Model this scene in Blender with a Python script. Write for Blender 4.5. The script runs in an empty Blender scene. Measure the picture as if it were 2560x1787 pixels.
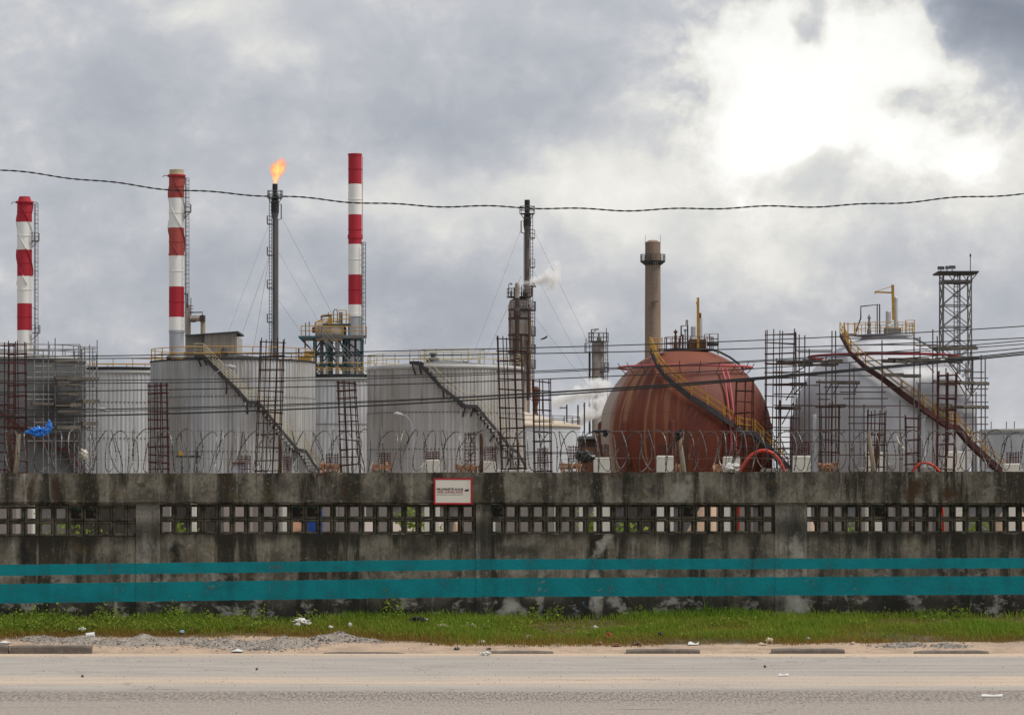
import bpy, math, random
import numpy as np
from mathutils import Vector, Matrix, noise as mnoise

# ------------------------------------------------------------------ camera, sky, sun, exposure
F = 8860.0; CX = 1280.0; HY = 1290.0; CH = 1.86           # focal length and horizon in photo pixels, eye height
scene = bpy.context.scene
cam_d = bpy.data.cameras.new('camera'); cam = bpy.data.objects.new('camera', cam_d)
scene.collection.objects.link(cam); scene.camera = cam
cam.location = (0, 0, CH); cam.rotation_euler = (math.radians(90), 0, 0)
cam_d.sensor_width = 36; cam_d.lens = 36 * F / 2560; cam_d.shift_y = (HY - 893.5) / 2560
cam_d.clip_start = 1; cam_d.clip_end = 9000

SUN = Vector((0.50, -0.14, 0.85)).normalized()
sun_d = bpy.data.lights.new('sun', 'SUN'); sun = bpy.data.objects.new('sun', sun_d)
scene.collection.objects.link(sun)
sun_d.energy = 2.2; sun_d.angle = math.radians(20); sun_d.color = (1, .955, .88)
sun.rotation_euler = (-SUN).to_track_quat('-Z', 'Y').to_euler(); sun.location = (0, 20, 80)

scene.render.engine = 'CYCLES'
scene.cycles.use_denoising = True
scene.cycles.max_bounces = 6; scene.cycles.transparent_max_bounces = 12
scene.cycles.volume_bounces = 5
vs = scene.view_settings
vs.view_transform = 'Standard'; vs.look = 'None'; vs.exposure = 0.2; vs.gamma = 1; vs.use_curve_mapping = False

class N:
    """small node helper"""
    def __init__(s, nt): s.nt = nt; s.n = nt.nodes; s.l = nt.links; s.n.clear()
    def new(s, t, **k):
        o = s.n.new(t)
        for a, b in k.items(): setattr(o, a, b)
        return o
    def put(s, sock, v):
        if isinstance(v, (int, float)): sock.default_value = v
        elif isinstance(v, (tuple, list, Vector)):
            v = tuple(v)
            if sock.type == 'RGBA' and len(v) == 3: v = v + (1,)
            sock.default_value = v
        else: s.l.new(v, sock)
    def math(s, op, a, b=0.0, c=0.0, clamp=False):
        o = s.new('ShaderNodeMath', operation=op, use_clamp=clamp)
        s.put(o.inputs[0], a); s.put(o.inputs[1], b); s.put(o.inputs[2], c); return o.outputs[0]
    def vm(s, op, a, b=(0, 0, 0), sc=None):
        o = s.new('ShaderNodeVectorMath', operation=op)
        s.put(o.inputs[0], a); s.put(o.inputs[1], b)
        if sc is not None: s.put(o.inputs[3], sc)
        return o.outputs['Value'] if op in ('LENGTH', 'DOT_PRODUCT', 'DISTANCE') else o.outputs[0]
    def noise(s, v, scale=1, detail=4, rough=.55, dist=0, col=False):
        o = s.new('ShaderNodeTexNoise'); s.put(o.inputs['Vector'], v); s.put(o.inputs['Scale'], scale)
        s.put(o.inputs['Detail'], detail); s.put(o.inputs['Roughness'], rough); s.put(o.inputs['Distortion'], dist)
        return o.outputs['Color'] if col else o.outputs['Fac']
    def smooth(s, v, a, b, lo=0., hi=1.):
        o = s.new('ShaderNodeMapRange', interpolation_type='SMOOTHSTEP')
        s.put(o.inputs[0], v); s.put(o.inputs[1], a); s.put(o.inputs[2], b); s.put(o.inputs[3], lo); s.put(o.inputs[4], hi)
        return o.outputs[0]
    def ramp(s, v, stops, interp='LINEAR'):
        o = s.new('ShaderNodeValToRGB'); cr = o.color_ramp; cr.interpolation = interp
        while len(cr.elements) < len(stops): cr.elements.new(.5)
        for e, (p, c) in zip(cr.elements, stops): e.position = p; e.color = tuple(c) + (1,)
        s.put(o.inputs[0], v); return o.outputs[0]
    def mix(s, f, a, b, bt='MIX'):
        o = s.new('ShaderNodeMix', data_type='RGBA', blend_type=bt)
        s.put(o.inputs[0], f); s.put(o.inputs[6], a); s.put(o.inputs[7], b); return o.outputs[2]
    def sep(s, v):
        o = s.new('ShaderNodeSeparateXYZ'); s.put(o.inputs[0], v); return o.outputs
    def comb(s, x, y, z):
        o = s.new('ShaderNodeCombineXYZ'); s.put(o.inputs[0], x); s.put(o.inputs[1], y); s.put(o.inputs[2], z); return o.outputs[0]

world = bpy.data.worlds.new('World'); scene.world = world; world.use_nodes = True
def build_world():
    g = N(world.node_tree)
    d = g.new('ShaderNodeTexCoord').outputs['Generated']
    wv = g.vm('SUBTRACT', g.noise(d, 26, 3, .55, col=True), (.5, .5, .5))
    wv2 = g.vm('SUBTRACT', g.noise(d, 110, 2, .6, col=True), (.5, .5, .5))
    wd = g.vm('ADD', g.vm('ADD', d, g.vm('SCALE', wv, sc=.030)), g.vm('SCALE', wv2, sc=.007))
    def blob(x, y, sx, sy, amp):
        c = Vector(((x - CX) / F, 1, (HY - y) / F)).normalized()
        q = g.vm('MULTIPLY', g.vm('SUBTRACT', wd, c), (F / sx, F / sx, F / sy))
        e = g.math('POWER', math.e, g.math('MULTIPLY', g.vm('DOT_PRODUCT', q, q), -1))
        return g.math('MULTIPLY', e, amp)
    def total(bl, base):
        t = base
        for b in bl: t = g.math('ADD', t, blob(*b))
        return t
    soft = [(560, 10, 190, 70, .16), (650, 130, 140, 60, .14), (1330, 450, 260, 90, .14), (1050, 540, 250, 80, .11), (1620, 480, 300, 150, .13),
            (1900, 640, 380, 120, .12), (60, 60, 240, 120, .05), (2500, 480, 230, 180, .12), (2450, 30, 230, 120, -.30), (2550, 190, 150, 110, -.14),
            (1450, 230, 430, 150, -.06), (1120, 350, 330, 100, -.08), (250, 230, 380, 140, -.03), (120, 560, 300, 160, -.04),
            (1250, 790, 1500, 150, -.05), (2250, 700, 330, 80, -.04), (700, 640, 320, 90, -.03), (1700, 150, 70, 240, -.12), (880, 490, 220, 60, .09), (2080, 250, 430, 330, .11), (500, 880, 900, 200, -.06)]
    hard = [(1960, 110, 250, 230, .80), (2110, 290, 270, 170, .75), (1870, 330, 170, 150, .50), (2290, 120, 110, 130, .60), (2300, 430, 200, 80, .55), (2420, 330, 110, 90, .25),
            (2050, 430, 150, 70, -.85), (2035, 60, 40, 70, -.70), (2290, 250, 80, 50, -.40), (1790, 470, 120, 70, .25)]
    fb = g.noise(g.vm('MULTIPLY', d, (1, 1, 1.7)), 30, 6, .56)
    fb2 = g.noise(g.vm('MULTIPLY', d, (1, 1, 1.5)), 7, 2, .55)
    lum = total(soft, .462)
    lum = g.math('ADD', lum, g.math('MULTIPLY', g.math('SUBTRACT', fb, .5), .26))
    lum = g.math('ADD', lum, g.math('MULTIPLY', g.math('SUBTRACT', fb2, .5), .16))
    hm = g.math('ADD', total(hard, 0.), g.math('MULTIPLY', g.math('SUBTRACT', fb, .5), 1.1))
    fine = g.noise(wd, 70, 5, .62)
    hm = g.math('ADD', hm, g.math('MULTIPLY', g.math('SUBTRACT', fine, .5), .5))
    lum = g.math('ADD', lum, g.smooth(hm, -.1, 1.0, 0, .24))
    lum = g.math('ADD', lum, g.smooth(hm, .30, .72, 0, .16))
    lum = g.math('ADD', lum, g.math('MULTIPLY', g.math('SUBTRACT', fine, .5), g.smooth(hm, .0, .6, .13, .34)))
    glow = g.vm('DOT_PRODUCT', d, tuple(SUN))
    lum = g.math('ADD', lum, g.smooth(glow, .80, 1.0, 0, .5))
    col = g.ramp(lum, [(.10, (.17, .19, .24)), (.36, (.35, .372, .42)), (.50, (.475, .485, .515)), (.66, (.70, .69, .655)), (.82, (.83, .82, .79)), (1.0, (.93, .925, .90))])
    sky = g.new('ShaderNodeTexSky', sky_type='NISHITA', sun_disc=False)
    sky.sun_elevation = math.asin(SUN.z); sky.sun_rotation = math.atan2(SUN.x, SUN.y)
    sky.altitude = 5; sky.air_density = 1.3; sky.dust_density = 3
    bg = g.new('ShaderNodeBackground'); bg.inputs[1].default_value = .1
    g.l.new(g.mix(.93, sky.outputs[0], g.vm('SCALE', col, sc=10.4)), bg.inputs[0])
    out = g.new('ShaderNodeOutputWorld'); g.l.new(bg.outputs[0], out.inputs[0])
build_world()
world.cycles.sampling_method = 'MANUAL'; world.cycles.sample_map_resolution = 512

# ------------------------------------------------------------------ helpers
RN = random.Random(11)
COL = scene.collection
def P(x, y, D): return Vector(((x - CX) / F * D, D, CH + (HY - y) / F * D))
def m(px, D): return px * D / F
GZ = .30                                                   # level of the works yard
def frame_of(d):
    d = d.normalized(); a = Vector((0, 0, 1)) if abs(d.z) < .95 else Vector((1, 0, 0))
    s = d.cross(a).normalized(); return s, s.cross(d).normalized()
class MB:
    def __init__(s): s.v = []; s.f = []; s.c = None
    def add(s, vs_, fs):
        o = len(s.v); s.v += [tuple(v) for v in vs_]; s.f += [tuple(i + o for i in f) for f in fs]; return s
    def hexa(s, p):        # 8 corners: bottom 4 then top 4
        return s.add(p, [(3, 2, 1, 0), (4, 5, 6, 7), (0, 1, 5, 4), (1, 2, 6, 5), (2, 3, 7, 6), (3, 0, 4, 7)])
    def box(s, x0, x1, y0, y1, z0, z1):
        return s.hexa([(x0, y0, z0), (x1, y0, z0), (x1, y1, z0), (x0, y1, z0), (x0, y0, z1), (x1, y0, z1), (x1, y1, z1), (x0, y1, z1)])
    def bar(s, a, b, w, h=None, up=None):                  # rectangular bar from a to b
        h = h or w; a = Vector(a); b = Vector(b); d = (b - a).normalized()
        if up is None: sd, u = frame_of(d)
        else:
            sd = d.cross(Vector(up)).normalized(); u = sd.cross(d).normalized()
        q = []
        for c in (a, b):
            q += [c - sd * w / 2 - u * h / 2, c + sd * w / 2 - u * h / 2, c + sd * w / 2 + u * h / 2, c - sd * w / 2 + u * h / 2]
        return s.add(q, [(0, 1, 2, 3), (7, 6, 5, 4), (0, 4, 5, 1), (1, 5, 6, 2), (2, 6, 7, 3), (3, 7, 4, 0)])
    def tube(s, a, b, r, n=6, r2=None):
        a = Vector(a); b = Vector(b); sd, u = frame_of(b - a); q = []
        for c, rr in ((a, r), (b, r if r2 is None else r2)):
            for i in range(n):
                t = 2 * math.pi * i / n; q.append(c + sd * rr * math.cos(t) + u * rr * math.sin(t))
        return s.add(q, [tuple(range(n)), tuple(range(2 * n - 1, n - 1, -1))] + [(i, n + i, n + (i + 1) % n, (i + 1) % n) for i in range(n)])
    def path(s, pts, r, n=5, closed=False):
        pts = [Vector(p) for p in pts]; k = len(pts); q = []; sd = None
        for i, p in enumerate(pts):
            if closed: d = pts[(i + 1) % k] - pts[i - 1]
            else: d = pts[min(i + 1, k - 1)] - pts[max(i - 1, 0)]
            d = d.normalized() if d.length > 0 else Vector((1, 0, 0))
            if sd is None: sd, u = frame_of(d)
            else:
                sd = sd - d * sd.dot(d)
                sd = sd.normalized() if sd.length > 1e-6 else frame_of(d)[0]
                u = sd.cross(d)
            rr = r[i] if isinstance(r, (list, tuple)) else r
            for j in range(n):
                t = 2 * math.pi * j / n; q.append(p + sd * rr * math.cos(t) + u * rr * math.sin(t))
        fs = []
        for i in range(k if closed else k - 1):
            a, b = i * n, ((i + 1) % k) * n
            fs += [(a + j, b + j, b + (j + 1) % n, a + (j + 1) % n) for j in range(n)]
        if not closed: fs += [tuple(range(n)), tuple(range((k - 1) * n + n - 1, (k - 1) * n - 1, -1))]
        return s.add(q, fs)
    def lathe(s, c, prof, n=24, cap=True, a0=0, a1=None):
        c = Vector(c); q = []; full = a1 is None; a1 = 2 * math.pi if full else a1; k = n if full else n + 1
        for r, z in prof:
            for i in range(k):
                t = a0 + (a1 - a0) * i / n; q.append((c.x + r * math.cos(t), c.y + r * math.sin(t), c.z + z))
        fs = []
        for j in range(len(prof) - 1):
            for i in range(n):
                i2 = (i + 1) % k; fs.append((j * k + i, j * k + i2, (j + 1) * k + i2, (j + 1) * k + i))
        if cap and full:
            fs += [tuple(range(k - 1, -1, -1)), tuple((len(prof) - 1) * k + i for i in range(k))]
        return s.add(q, fs)
    def build(s, name, mat, parent=None, smooth=False, local=False, kind=None, base=None):
        if parent is not None: base = Vector((0, 0, 0)) if local else Vector(parent.get('_base', (0, 0, 0)))
        elif base is None:
            a = np.array(s.v); lo = a.min(0); hi = a.max(0); base = Vector(((lo[0] + hi[0]) / 2, (lo[1] + hi[1]) / 2, lo[2]))
        me = bpy.data.meshes.new(name)
        me.from_pydata([(x - base[0], y - base[1], z - base[2]) for x, y, z in s.v], [], s.f)
        me.materials.append(mat)
        if smooth: me.polygons.foreach_set('use_smooth', [True] * len(me.polygons))
        if s.c is not None:
            at = me.attributes.new('tint', 'FLOAT', 'POINT'); at.data.foreach_set('value', s.c)
        o = bpy.data.objects.new(name, me); COL.objects.link(o)
        if parent is not None: o.parent = parent
        else: o.location = base
        o['_base'] = tuple(base)
        if kind: o['kind'] = kind
        return o
def tag(o, label, cat, group=None):
    o['label'] = label; o['category'] = cat
    if 'kind' not in o.keys(): o['kind'] = 'thing'
    if group: o['group'] = group
    return o
def thing(name, label, cat, base, group=None, rz=0):
    o = bpy.data.objects.new(name, None); COL.objects.link(o); o.location = base; o.rotation_euler = (0, 0, rz)
    o.empty_display_size = .3; o['_base'] = tuple(base); return tag(o, label, cat, group)
def child(mesh, name, parent, loc=(0, 0, 0), scale=(1, 1, 1), rot=(0, 0, 0)):
    o = bpy.data.objects.new(name, mesh); COL.objects.link(o); o.parent = parent
    o.location = loc; o.scale = scale; o.rotation_euler = rot; return o

# ------------------------------------------------------------------ materials
def lin(r, g, b):
    f = lambda c: c / 12.92 if c <= .04045 else ((c + .055) / 1.055) ** 2.4
    return tuple(f(v / 255) for v in (r, g, b))
def bsdf(g, col, rough=.8, metal=0, bump=None, bs=.3, bd=.02, spec=.35):
    b = g.new('ShaderNodeBsdfPrincipled'); g.put(b.inputs['Base Color'], col); g.put(b.inputs['Roughness'], rough)
    g.put(b.inputs['Metallic'], metal); g.put(b.inputs['Specular IOR Level'], spec)
    if bump is not None:
        bn = g.new('ShaderNodeBump'); bn.inputs['Strength'].default_value = bs; bn.inputs['Distance'].default_value = bd
        g.put(bn.inputs['Height'], bump); g.l.new(bn.outputs[0], b.inputs['Normal'])
    o = g.new('ShaderNodeOutputMaterial'); g.l.new(b.outputs[0], o.inputs[0]); return b
def newmat(name):
    mt = bpy.data.materials.new(name); mt.use_nodes = True; return mt, N(mt.node_tree)
MATS = {}
def wm(name, c1, c2=None, sc=(.6, .6, .12), amt=.6, lo=.38, hi=.66, rough=.75, metal=0, c3=None, sc3=(1.5, 1.5, .4), t3=(.58, .72), bump=0, bsc=30, spec=.35):
    """weathered paint / metal / concrete: colour, stain colour in stretched noise, optional second stain"""
    if name in MATS: return MATS[name]
    mt, g = newmat(name); co = g.new('ShaderNodeTexCoord').outputs['Object']
    c2 = c2 or tuple(v * .6 for v in c1)
    f = g.math('MULTIPLY', g.smooth(g.noise(g.vm('MULTIPLY', co, sc), 1, 6, .6), lo, hi), amt)
    col = g.mix(f, c1, c2)
    if c3: col = g.mix(g.smooth(g.noise(g.vm('MULTIPLY', g.vm('ADD', co, (31, 7, 3)), sc3), 1, 6, .62), *t3), col, c3)
    bsdf(g, col, rough, metal, g.noise(co, bsc, 4) if bump else None, bump, spec=spec)
    MATS[name] = mt; return mt

M = {}
M['steel_dark'] = wm('dark_steel', (.035, .036, .04), (.07, .05, .04), (2, 2, 2), .5)
M['steel_grey'] = wm('grey_steel', (.16, .165, .17), (.10, .085, .07), (1.5, 1.5, .5), .6)
M['galv'] = wm('galvanised_tube', (.20, .20, .20), (.11, .09, .08), (2, 2, 2), .7, rough=.55)
M['tube'] = wm('dark_scaffold_tube', (.075, .072, .07), (.12, .06, .045), (1.5, 1.5, 1.5), .7)
M['yellow'] = wm('yellow_rail_paint', (.44, .25, .035), (.24, .13, .04), (2, 2, 2), .5)
M['cream'] = wm('cream_rail_paint', (.52, .46, .30), (.30, .24, .14), (2, 2, 2), .5)
M['rebar'] = wm('rusty_rebar', (.034, .015, .012), (.070, .026, .016), (9, 9, 3), .7, rough=.9)
M['rebar2'] = wm('red_rebar', (.062, .016, .013), (.034, .014, .012), (9, 9, 3), .6, rough=.9)
M['rust'] = wm('rust_brown', (.13, .055, .03), (.06, .03, .02), (2, 2, .6), .7)
M['redpaint'] = wm('chimney_red', (.42, .022, .040), (.28, .02, .03), (.5, .5, .1), .5)
M['fadedred'] = wm('chimney_faded_red', (.38, .075, .062), (.30, .05, .05), (.5, .5, .1), .6)
M['whitepaint'] = wm('chimney_white', (.80, .80, .78), (.70, .69, .66), (.5, .5, .1), .5, rough=.6)
M['greypaint'] = wm('chimney_grey', (.36, .38, .42), (.28, .29, .31), (.5, .5, .1), .6, rough=.6)
M['flare'] = wm('flare_steel', (.075, .08, .09), (.13, .12, .11), (.6, .6, .08), .7)
M['soot'] = wm('sooty_steel', (.022, .022, .024), (.05, .045, .04), (.6, .6, .2), .6)
M['tanstack'] = wm('tan_concrete_stack', (.27, .19, .135), (.17, .13, .105), (.5, .5, .05), .9, c3=(.10, .085, .075), sc3=(.3, .3, .5), t3=(.56, .66))
M['column'] = wm('column_cladding', (.37, .33, .29), (.20, .145, .115), (.8, .8, .10), .9, c3=(.36, .37, .37), sc3=(.4, .4, .25), t3=(.52, .64))
M['columndark'] = wm('column_pipe', (.06, .04, .037), (.12, .08, .06), (.8, .8, .1), .7)
M['teal'] = wm('teal_frame_paint', (.045, .125, .15), (.07, .08, .085), (1, 1, .4), .7)
M['white'] = wm('white_render', (.66, .64, .57), (.46, .43, .36), (3, 3, .9), .7, bump=.2)
M['cement'] = wm('fresh_cement', (.25, .22, .20), (.17, .15, .14), (3, 3, 1), .7, bump=.3)
M['wood'] = wm('formwork_wood', (.33, .165, .09), (.19, .11, .07), (6, 6, 6), .7)
M['board'] = wm('scaffold_board', (.12, .105, .085), (.05, .044, .038), (1, 1, 1), .7)
M['concrete_post'] = wm('post_concrete', (.30, .25, .18), (.13, .11, .08), (8, 8, 2), .7)
M['postrust'] = wm('post_rust', (.040, .018, .010), (.10, .045, .018), (8, 8, 4), .7)
M['sand'] = wm('sand', (.50, .345, .235), (.40, .27, .18), (2, 2, 2), .6, bump=.4)
M['pinkpipe'] = wm('pink_pipe', (.46, .105, .115), (.36, .09, .09), (1, 1, 1), .5)
M['redpipe'] = wm('red_pipe', (.22, .014, .022), (.16, .014, .02), (1, 1, 1), .5)
M['redhose'] = wm('red_hose', (.52, .040, .022), (.36, .03, .02), (5, 5, 5), .5, rough=.45)
M['cable'] = wm('cable', (.012, .012, .013), (.02, .02, .02), (3, 3, 3), .5, rough=.6)
M['razor'] = wm('razor_wire', (.17, .165, .155), (.035, .03, .026), (5, 5, 5), .9, lo=.4, hi=.6, rough=.4, metal=.3)
M['stairred'] = wm('stair_dark_red', (.070, .022, .020), (.04, .025, .02), (2, 2, 2), .6)
M['silver'] = wm('silver_stack', (.50, .51, .52), (.38, .38, .38), (1, 1, .3), .5, rough=.45, metal=.2)
M['lampwhite'] = wm('lamp_post_white', (.36, .37, .37), (.36, .36, .35), (1, 1, 1), .4)
M['blackcover'] = wm('dark_roof_cover', (.018, .018, .018), (.04, .04, .04), (2, 2, 2), .5)
M['kerb'] = wm('kerb_concrete', (.125, .105, .090), (.20, .175, .15), (6, 6, 6), .6, bump=.5, bsc=25)
# ------------------------------------------------------------------ ground, road, verge
WD0, WD1 = 50.5, 53.5
def wallD(x): return 1 / (1 / WD0 + (1 / WD1 - 1 / WD0) * x / 2560)
W0 = P(0, HY, WD0); W1 = P(2560, HY, WD1)
WTH = math.atan2(W1.y - W0.y, W1.x - W0.x); WLEN = (Vector((W1.x, W1.y)) - Vector((W0.x, W0.y))).length
WB = Vector((W0.x, W0.y, .33))
def U(x):
    q = P(x, HY, wallD(x)); return math.hypot(q.x - W0.x, q.y - W0.y) * (1 if x >= 0 else -1)
def WP(u, v, z):                                        # wall coordinates (along, behind, absolute height) to world
    return Vector((W0.x + u * math.cos(WTH) - v * math.sin(WTH), W0.y + u * math.sin(WTH) + v * math.cos(WTH), z))
def wz(x, y): return CH + (HY - y) / F * wallD(x)
def wall_y(X): return W0.y + (X - W0.x) * math.tan(WTH)
def top_z(u): return 2.47 + .0043 * u
KY = 47.95                                              # far edge of the road
def verge_z(X, Y):
    yw = wall_y(X); t = min(1, max(0, (Y - KY) / (yw - KY)))
    return .0 + .34 * t ** .92 + .022 * mnoise.noise((X * .9, Y * 1.4, 0)) * (1 if t > .03 else 0) + .010 * mnoise.noise((X * 4, Y * 5, 2)) * (1 if t > .03 else 0)

def m_ground():
    mt, g = newmat('yard_ground'); co = g.new('ShaderNodeNewGeometry').outputs['Position']
    f = g.smooth(g.noise(co, .12, 6, .6), .35, .65)
    bsdf(g, g.mix(f, (.30, .245, .19), (.20, .175, .145)), .95, bump=g.noise(co, 2, 5), bs=.3, bd=.1); return mt
mb = MB()
ys = [(-80, -.03), (20, -.03), (47.0, -.03), (48.3, -.06), (52.0, .18), (56, .30), (400, .30), (6000, .30)]
xs = [-4000, -300, -60, -15, 0, 15, 60, 300, 4000]
for Y, z in ys:
    for X in xs: mb.v.append((X, Y, z))
nx = len(xs)
mb.f = [(j * nx + i, j * nx + i + 1, (j + 1) * nx + i + 1, (j + 1) * nx + i) for j in range(len(ys) - 1) for i in range(nx - 1)]
g_ = mb.build('ground', m_ground(), base=(0, 0, 0)); g_['kind'] = 'structure'; g_['label'] = 'sandy works yard running out to the horizon'

def m_road():
    mt, g = newmat('dusty_asphalt'); p = g.new('ShaderNodeNewGeometry').outputs['Position']; x, y, z = g.sep(p)
    wob = g.math('MULTIPLY', g.math('SUBTRACT', g.noise(g.vm('MULTIPLY', p, (.16, .5, 1)), 1, 4), .5), 1.6)
    yy = g.math('ADD', y, wob)
    grain = g.noise(g.vm('MULTIPLY', p, (42, 3.2, 1)), 1, 4, .75)
    mot = g.noise(g.vm('MULTIPLY', p, (.8, 1.6, 1)), 1, 6, .6)
    smooth_as = g.mix(g.smooth(mot, .35, .68), (.41, .37, .325), (.345, .315, .285))
    coarse = g.mix(g.smooth(grain, .36, .64), (.10, .085, .075), (.42, .36, .31))
    sand = (.60, .455, .33)
    col = g.mix(g.smooth(yy, 37.3, 38.2), coarse, smooth_as)
    near = g.math('MULTIPLY', g.smooth(yy, 36.2, 34.6), .55)
    col = g.mix(near, col, (.38, .335, .29))
    band = g.math('MULTIPLY', g.smooth(yy, 38.2, 39.3), g.smooth(yy, 41.8, 40.6))
    sn = g.smooth(g.noise(g.vm('MULTIPLY', p, (.22, 1.6, 1)), 1, 6, .65), .38, .62)
    col = g.mix(g.math('MULTIPLY', band, g.math('MULTIPLY_ADD', sn, .6, .22)), col, sand)
    edge = g.math('MULTIPLY', g.smooth(g.math('ADD', yy, g.math('MULTIPLY', wob, .6)), 46.2, 47.5), .9)
    col = g.mix(edge, col, sand)
    trk = g.smooth(g.noise(g.vm('MULTIPLY', p, (.05, 2.3, 1)), 1, 4, .5), .56, .70)
    col = g.mix(g.math('MULTIPLY', trk, .35), col, (.20, .18, .165))
    patch = g.smooth(g.noise(g.vm('MULTIPLY', g.vm('ADD', p, (3, 0, 0)), (.55, 5, 1)), 1, 3, .5), .66, .72)
    col = g.mix(g.math('MULTIPLY', g.math('MULTIPLY', patch, g.smooth(yy, 38.2, 37.2)), .6), col, (.12, .10, .09))
    spk = g.smooth(g.noise(g.vm('MULTIPLY', p, (26, 5, 1)), 1, 2, .5), .66, .72); col = g.mix(g.math('MULTIPLY', spk, .35), col, (.13, .115, .10))
    vo = g.new('ShaderNodeTexVoronoi', feature='DISTANCE_TO_EDGE'); g.put(vo.inputs['Vector'], g.vm('ADD', g.vm('MULTIPLY', p, (.28, .16, 1)), g.vm('SCALE', g.noise(p, .8, 4, .7, col=True), sc=.7))); vo.inputs['Scale'].default_value = 1
    crk = g.math('MULTIPLY', g.smooth(vo.outputs['Distance'], .012, .003), g.smooth(g.noise(p, .25, 2), .48, .6)); col = g.mix(g.math('MULTIPLY', crk, .6), col, (.10, .09, .08))
    col = g.mix(g.math('MULTIPLY', g.math('SUBTRACT', grain, .42), .9, clamp=True), col, (.12, .105, .09))
    bsdf(g, col, .9, bump=grain, bs=.5, bd=.01, spec=.25); return mt
mb = MB()
nX = 60; ysr = [8 + (KY - 8) * j / 30 for j in range(31)]
for Y in ysr:
    for i in range(nX + 1): mb.v.append((-90 + 180 * i / nX, Y, .004))
mb.f = [(j * (nX + 1) + i, j * (nX + 1) + i + 1, (j + 1) * (nX + 1) + i + 1, (j + 1) * (nX + 1) + i) for j in range(30) for i in range(nX)]
o = mb.build('road', m_road(), base=(0, 0, 0)); o['kind'] = 'structure'; o['label'] = 'dusty grey asphalt road with drifted sand bands'

def grass_edge(X):                                      # world Y where the grass starts
    px = CX + X * F / 49.2
    y = np.interp(px, [-600, 0, 250, 500, 800, 950, 1100, 1300, 1700, 2100, 2560, 3000], [1594, 1596, 1592, 1592, 1590, 1598, 1608, 1612, 1610, 1606, 1603, 1603])
    lo, hi = KY, wall_y(X)
    for _ in range(14):
        mid = (lo + hi) / 2; t = (mid - KY) / (wall_y(X) - KY); zz = .34 * t ** .92
        if HY + (CH - zz) * F / mid > y: lo = mid
        else: hi = mid
    return lo
def m_verge():
    mt, g = newmat('verge_soil'); co = g.new('ShaderNodeNewGeometry').outputs['Position']
    at = g.new('ShaderNodeAttribute', attribute_name='tint').outputs['Fac']
    sand = g.mix(g.smooth(g.noise(co, 2.2, 6, .65), .38, .62), (.46, .335, .24), (.34, .255, .19))
    soil = g.mix(g.smooth(g.noise(co, 3, 5), .4, .6), (.055, .05, .022), (.11, .085, .04))
    f = g.smooth(g.math('ADD', at, g.math('MULTIPLY', g.math('SUBTRACT', g.noise(co, 5, 5), .5), .5)), -.12, .16)
    bsdf(g, g.mix(f, sand, soil), .95, bump=g.noise(co, 22, 5), bs=.6, bd=.03); return mt
mb = MB(); mb.c = []
gx, gy = 300, 60
for j in range(gy + 1):
    for i in range(gx + 1):
        X = -16 + 32 * i / gx; yw = wall_y(X) + .5; Y = KY - .12 + (yw - KY + .12) * j / gy
        mb.v.append((X, Y, verge_z(X, Y) if j else -.02)); mb.c.append(Y - grass_edge(X))
mb.f = [(j * (gx + 1) + i, j * (gx + 1) + i + 1, (j + 1) * (gx + 1) + i + 1, (j + 1) * (gx + 1) + i) for j in range(gy) for i in range(gx)]
o = mb.build('verge', m_verge(), base=(0, 0, 0), smooth=True); o['kind'] = 'structure'; o['label'] = 'sandy verge rising from road to wall foot'

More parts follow.
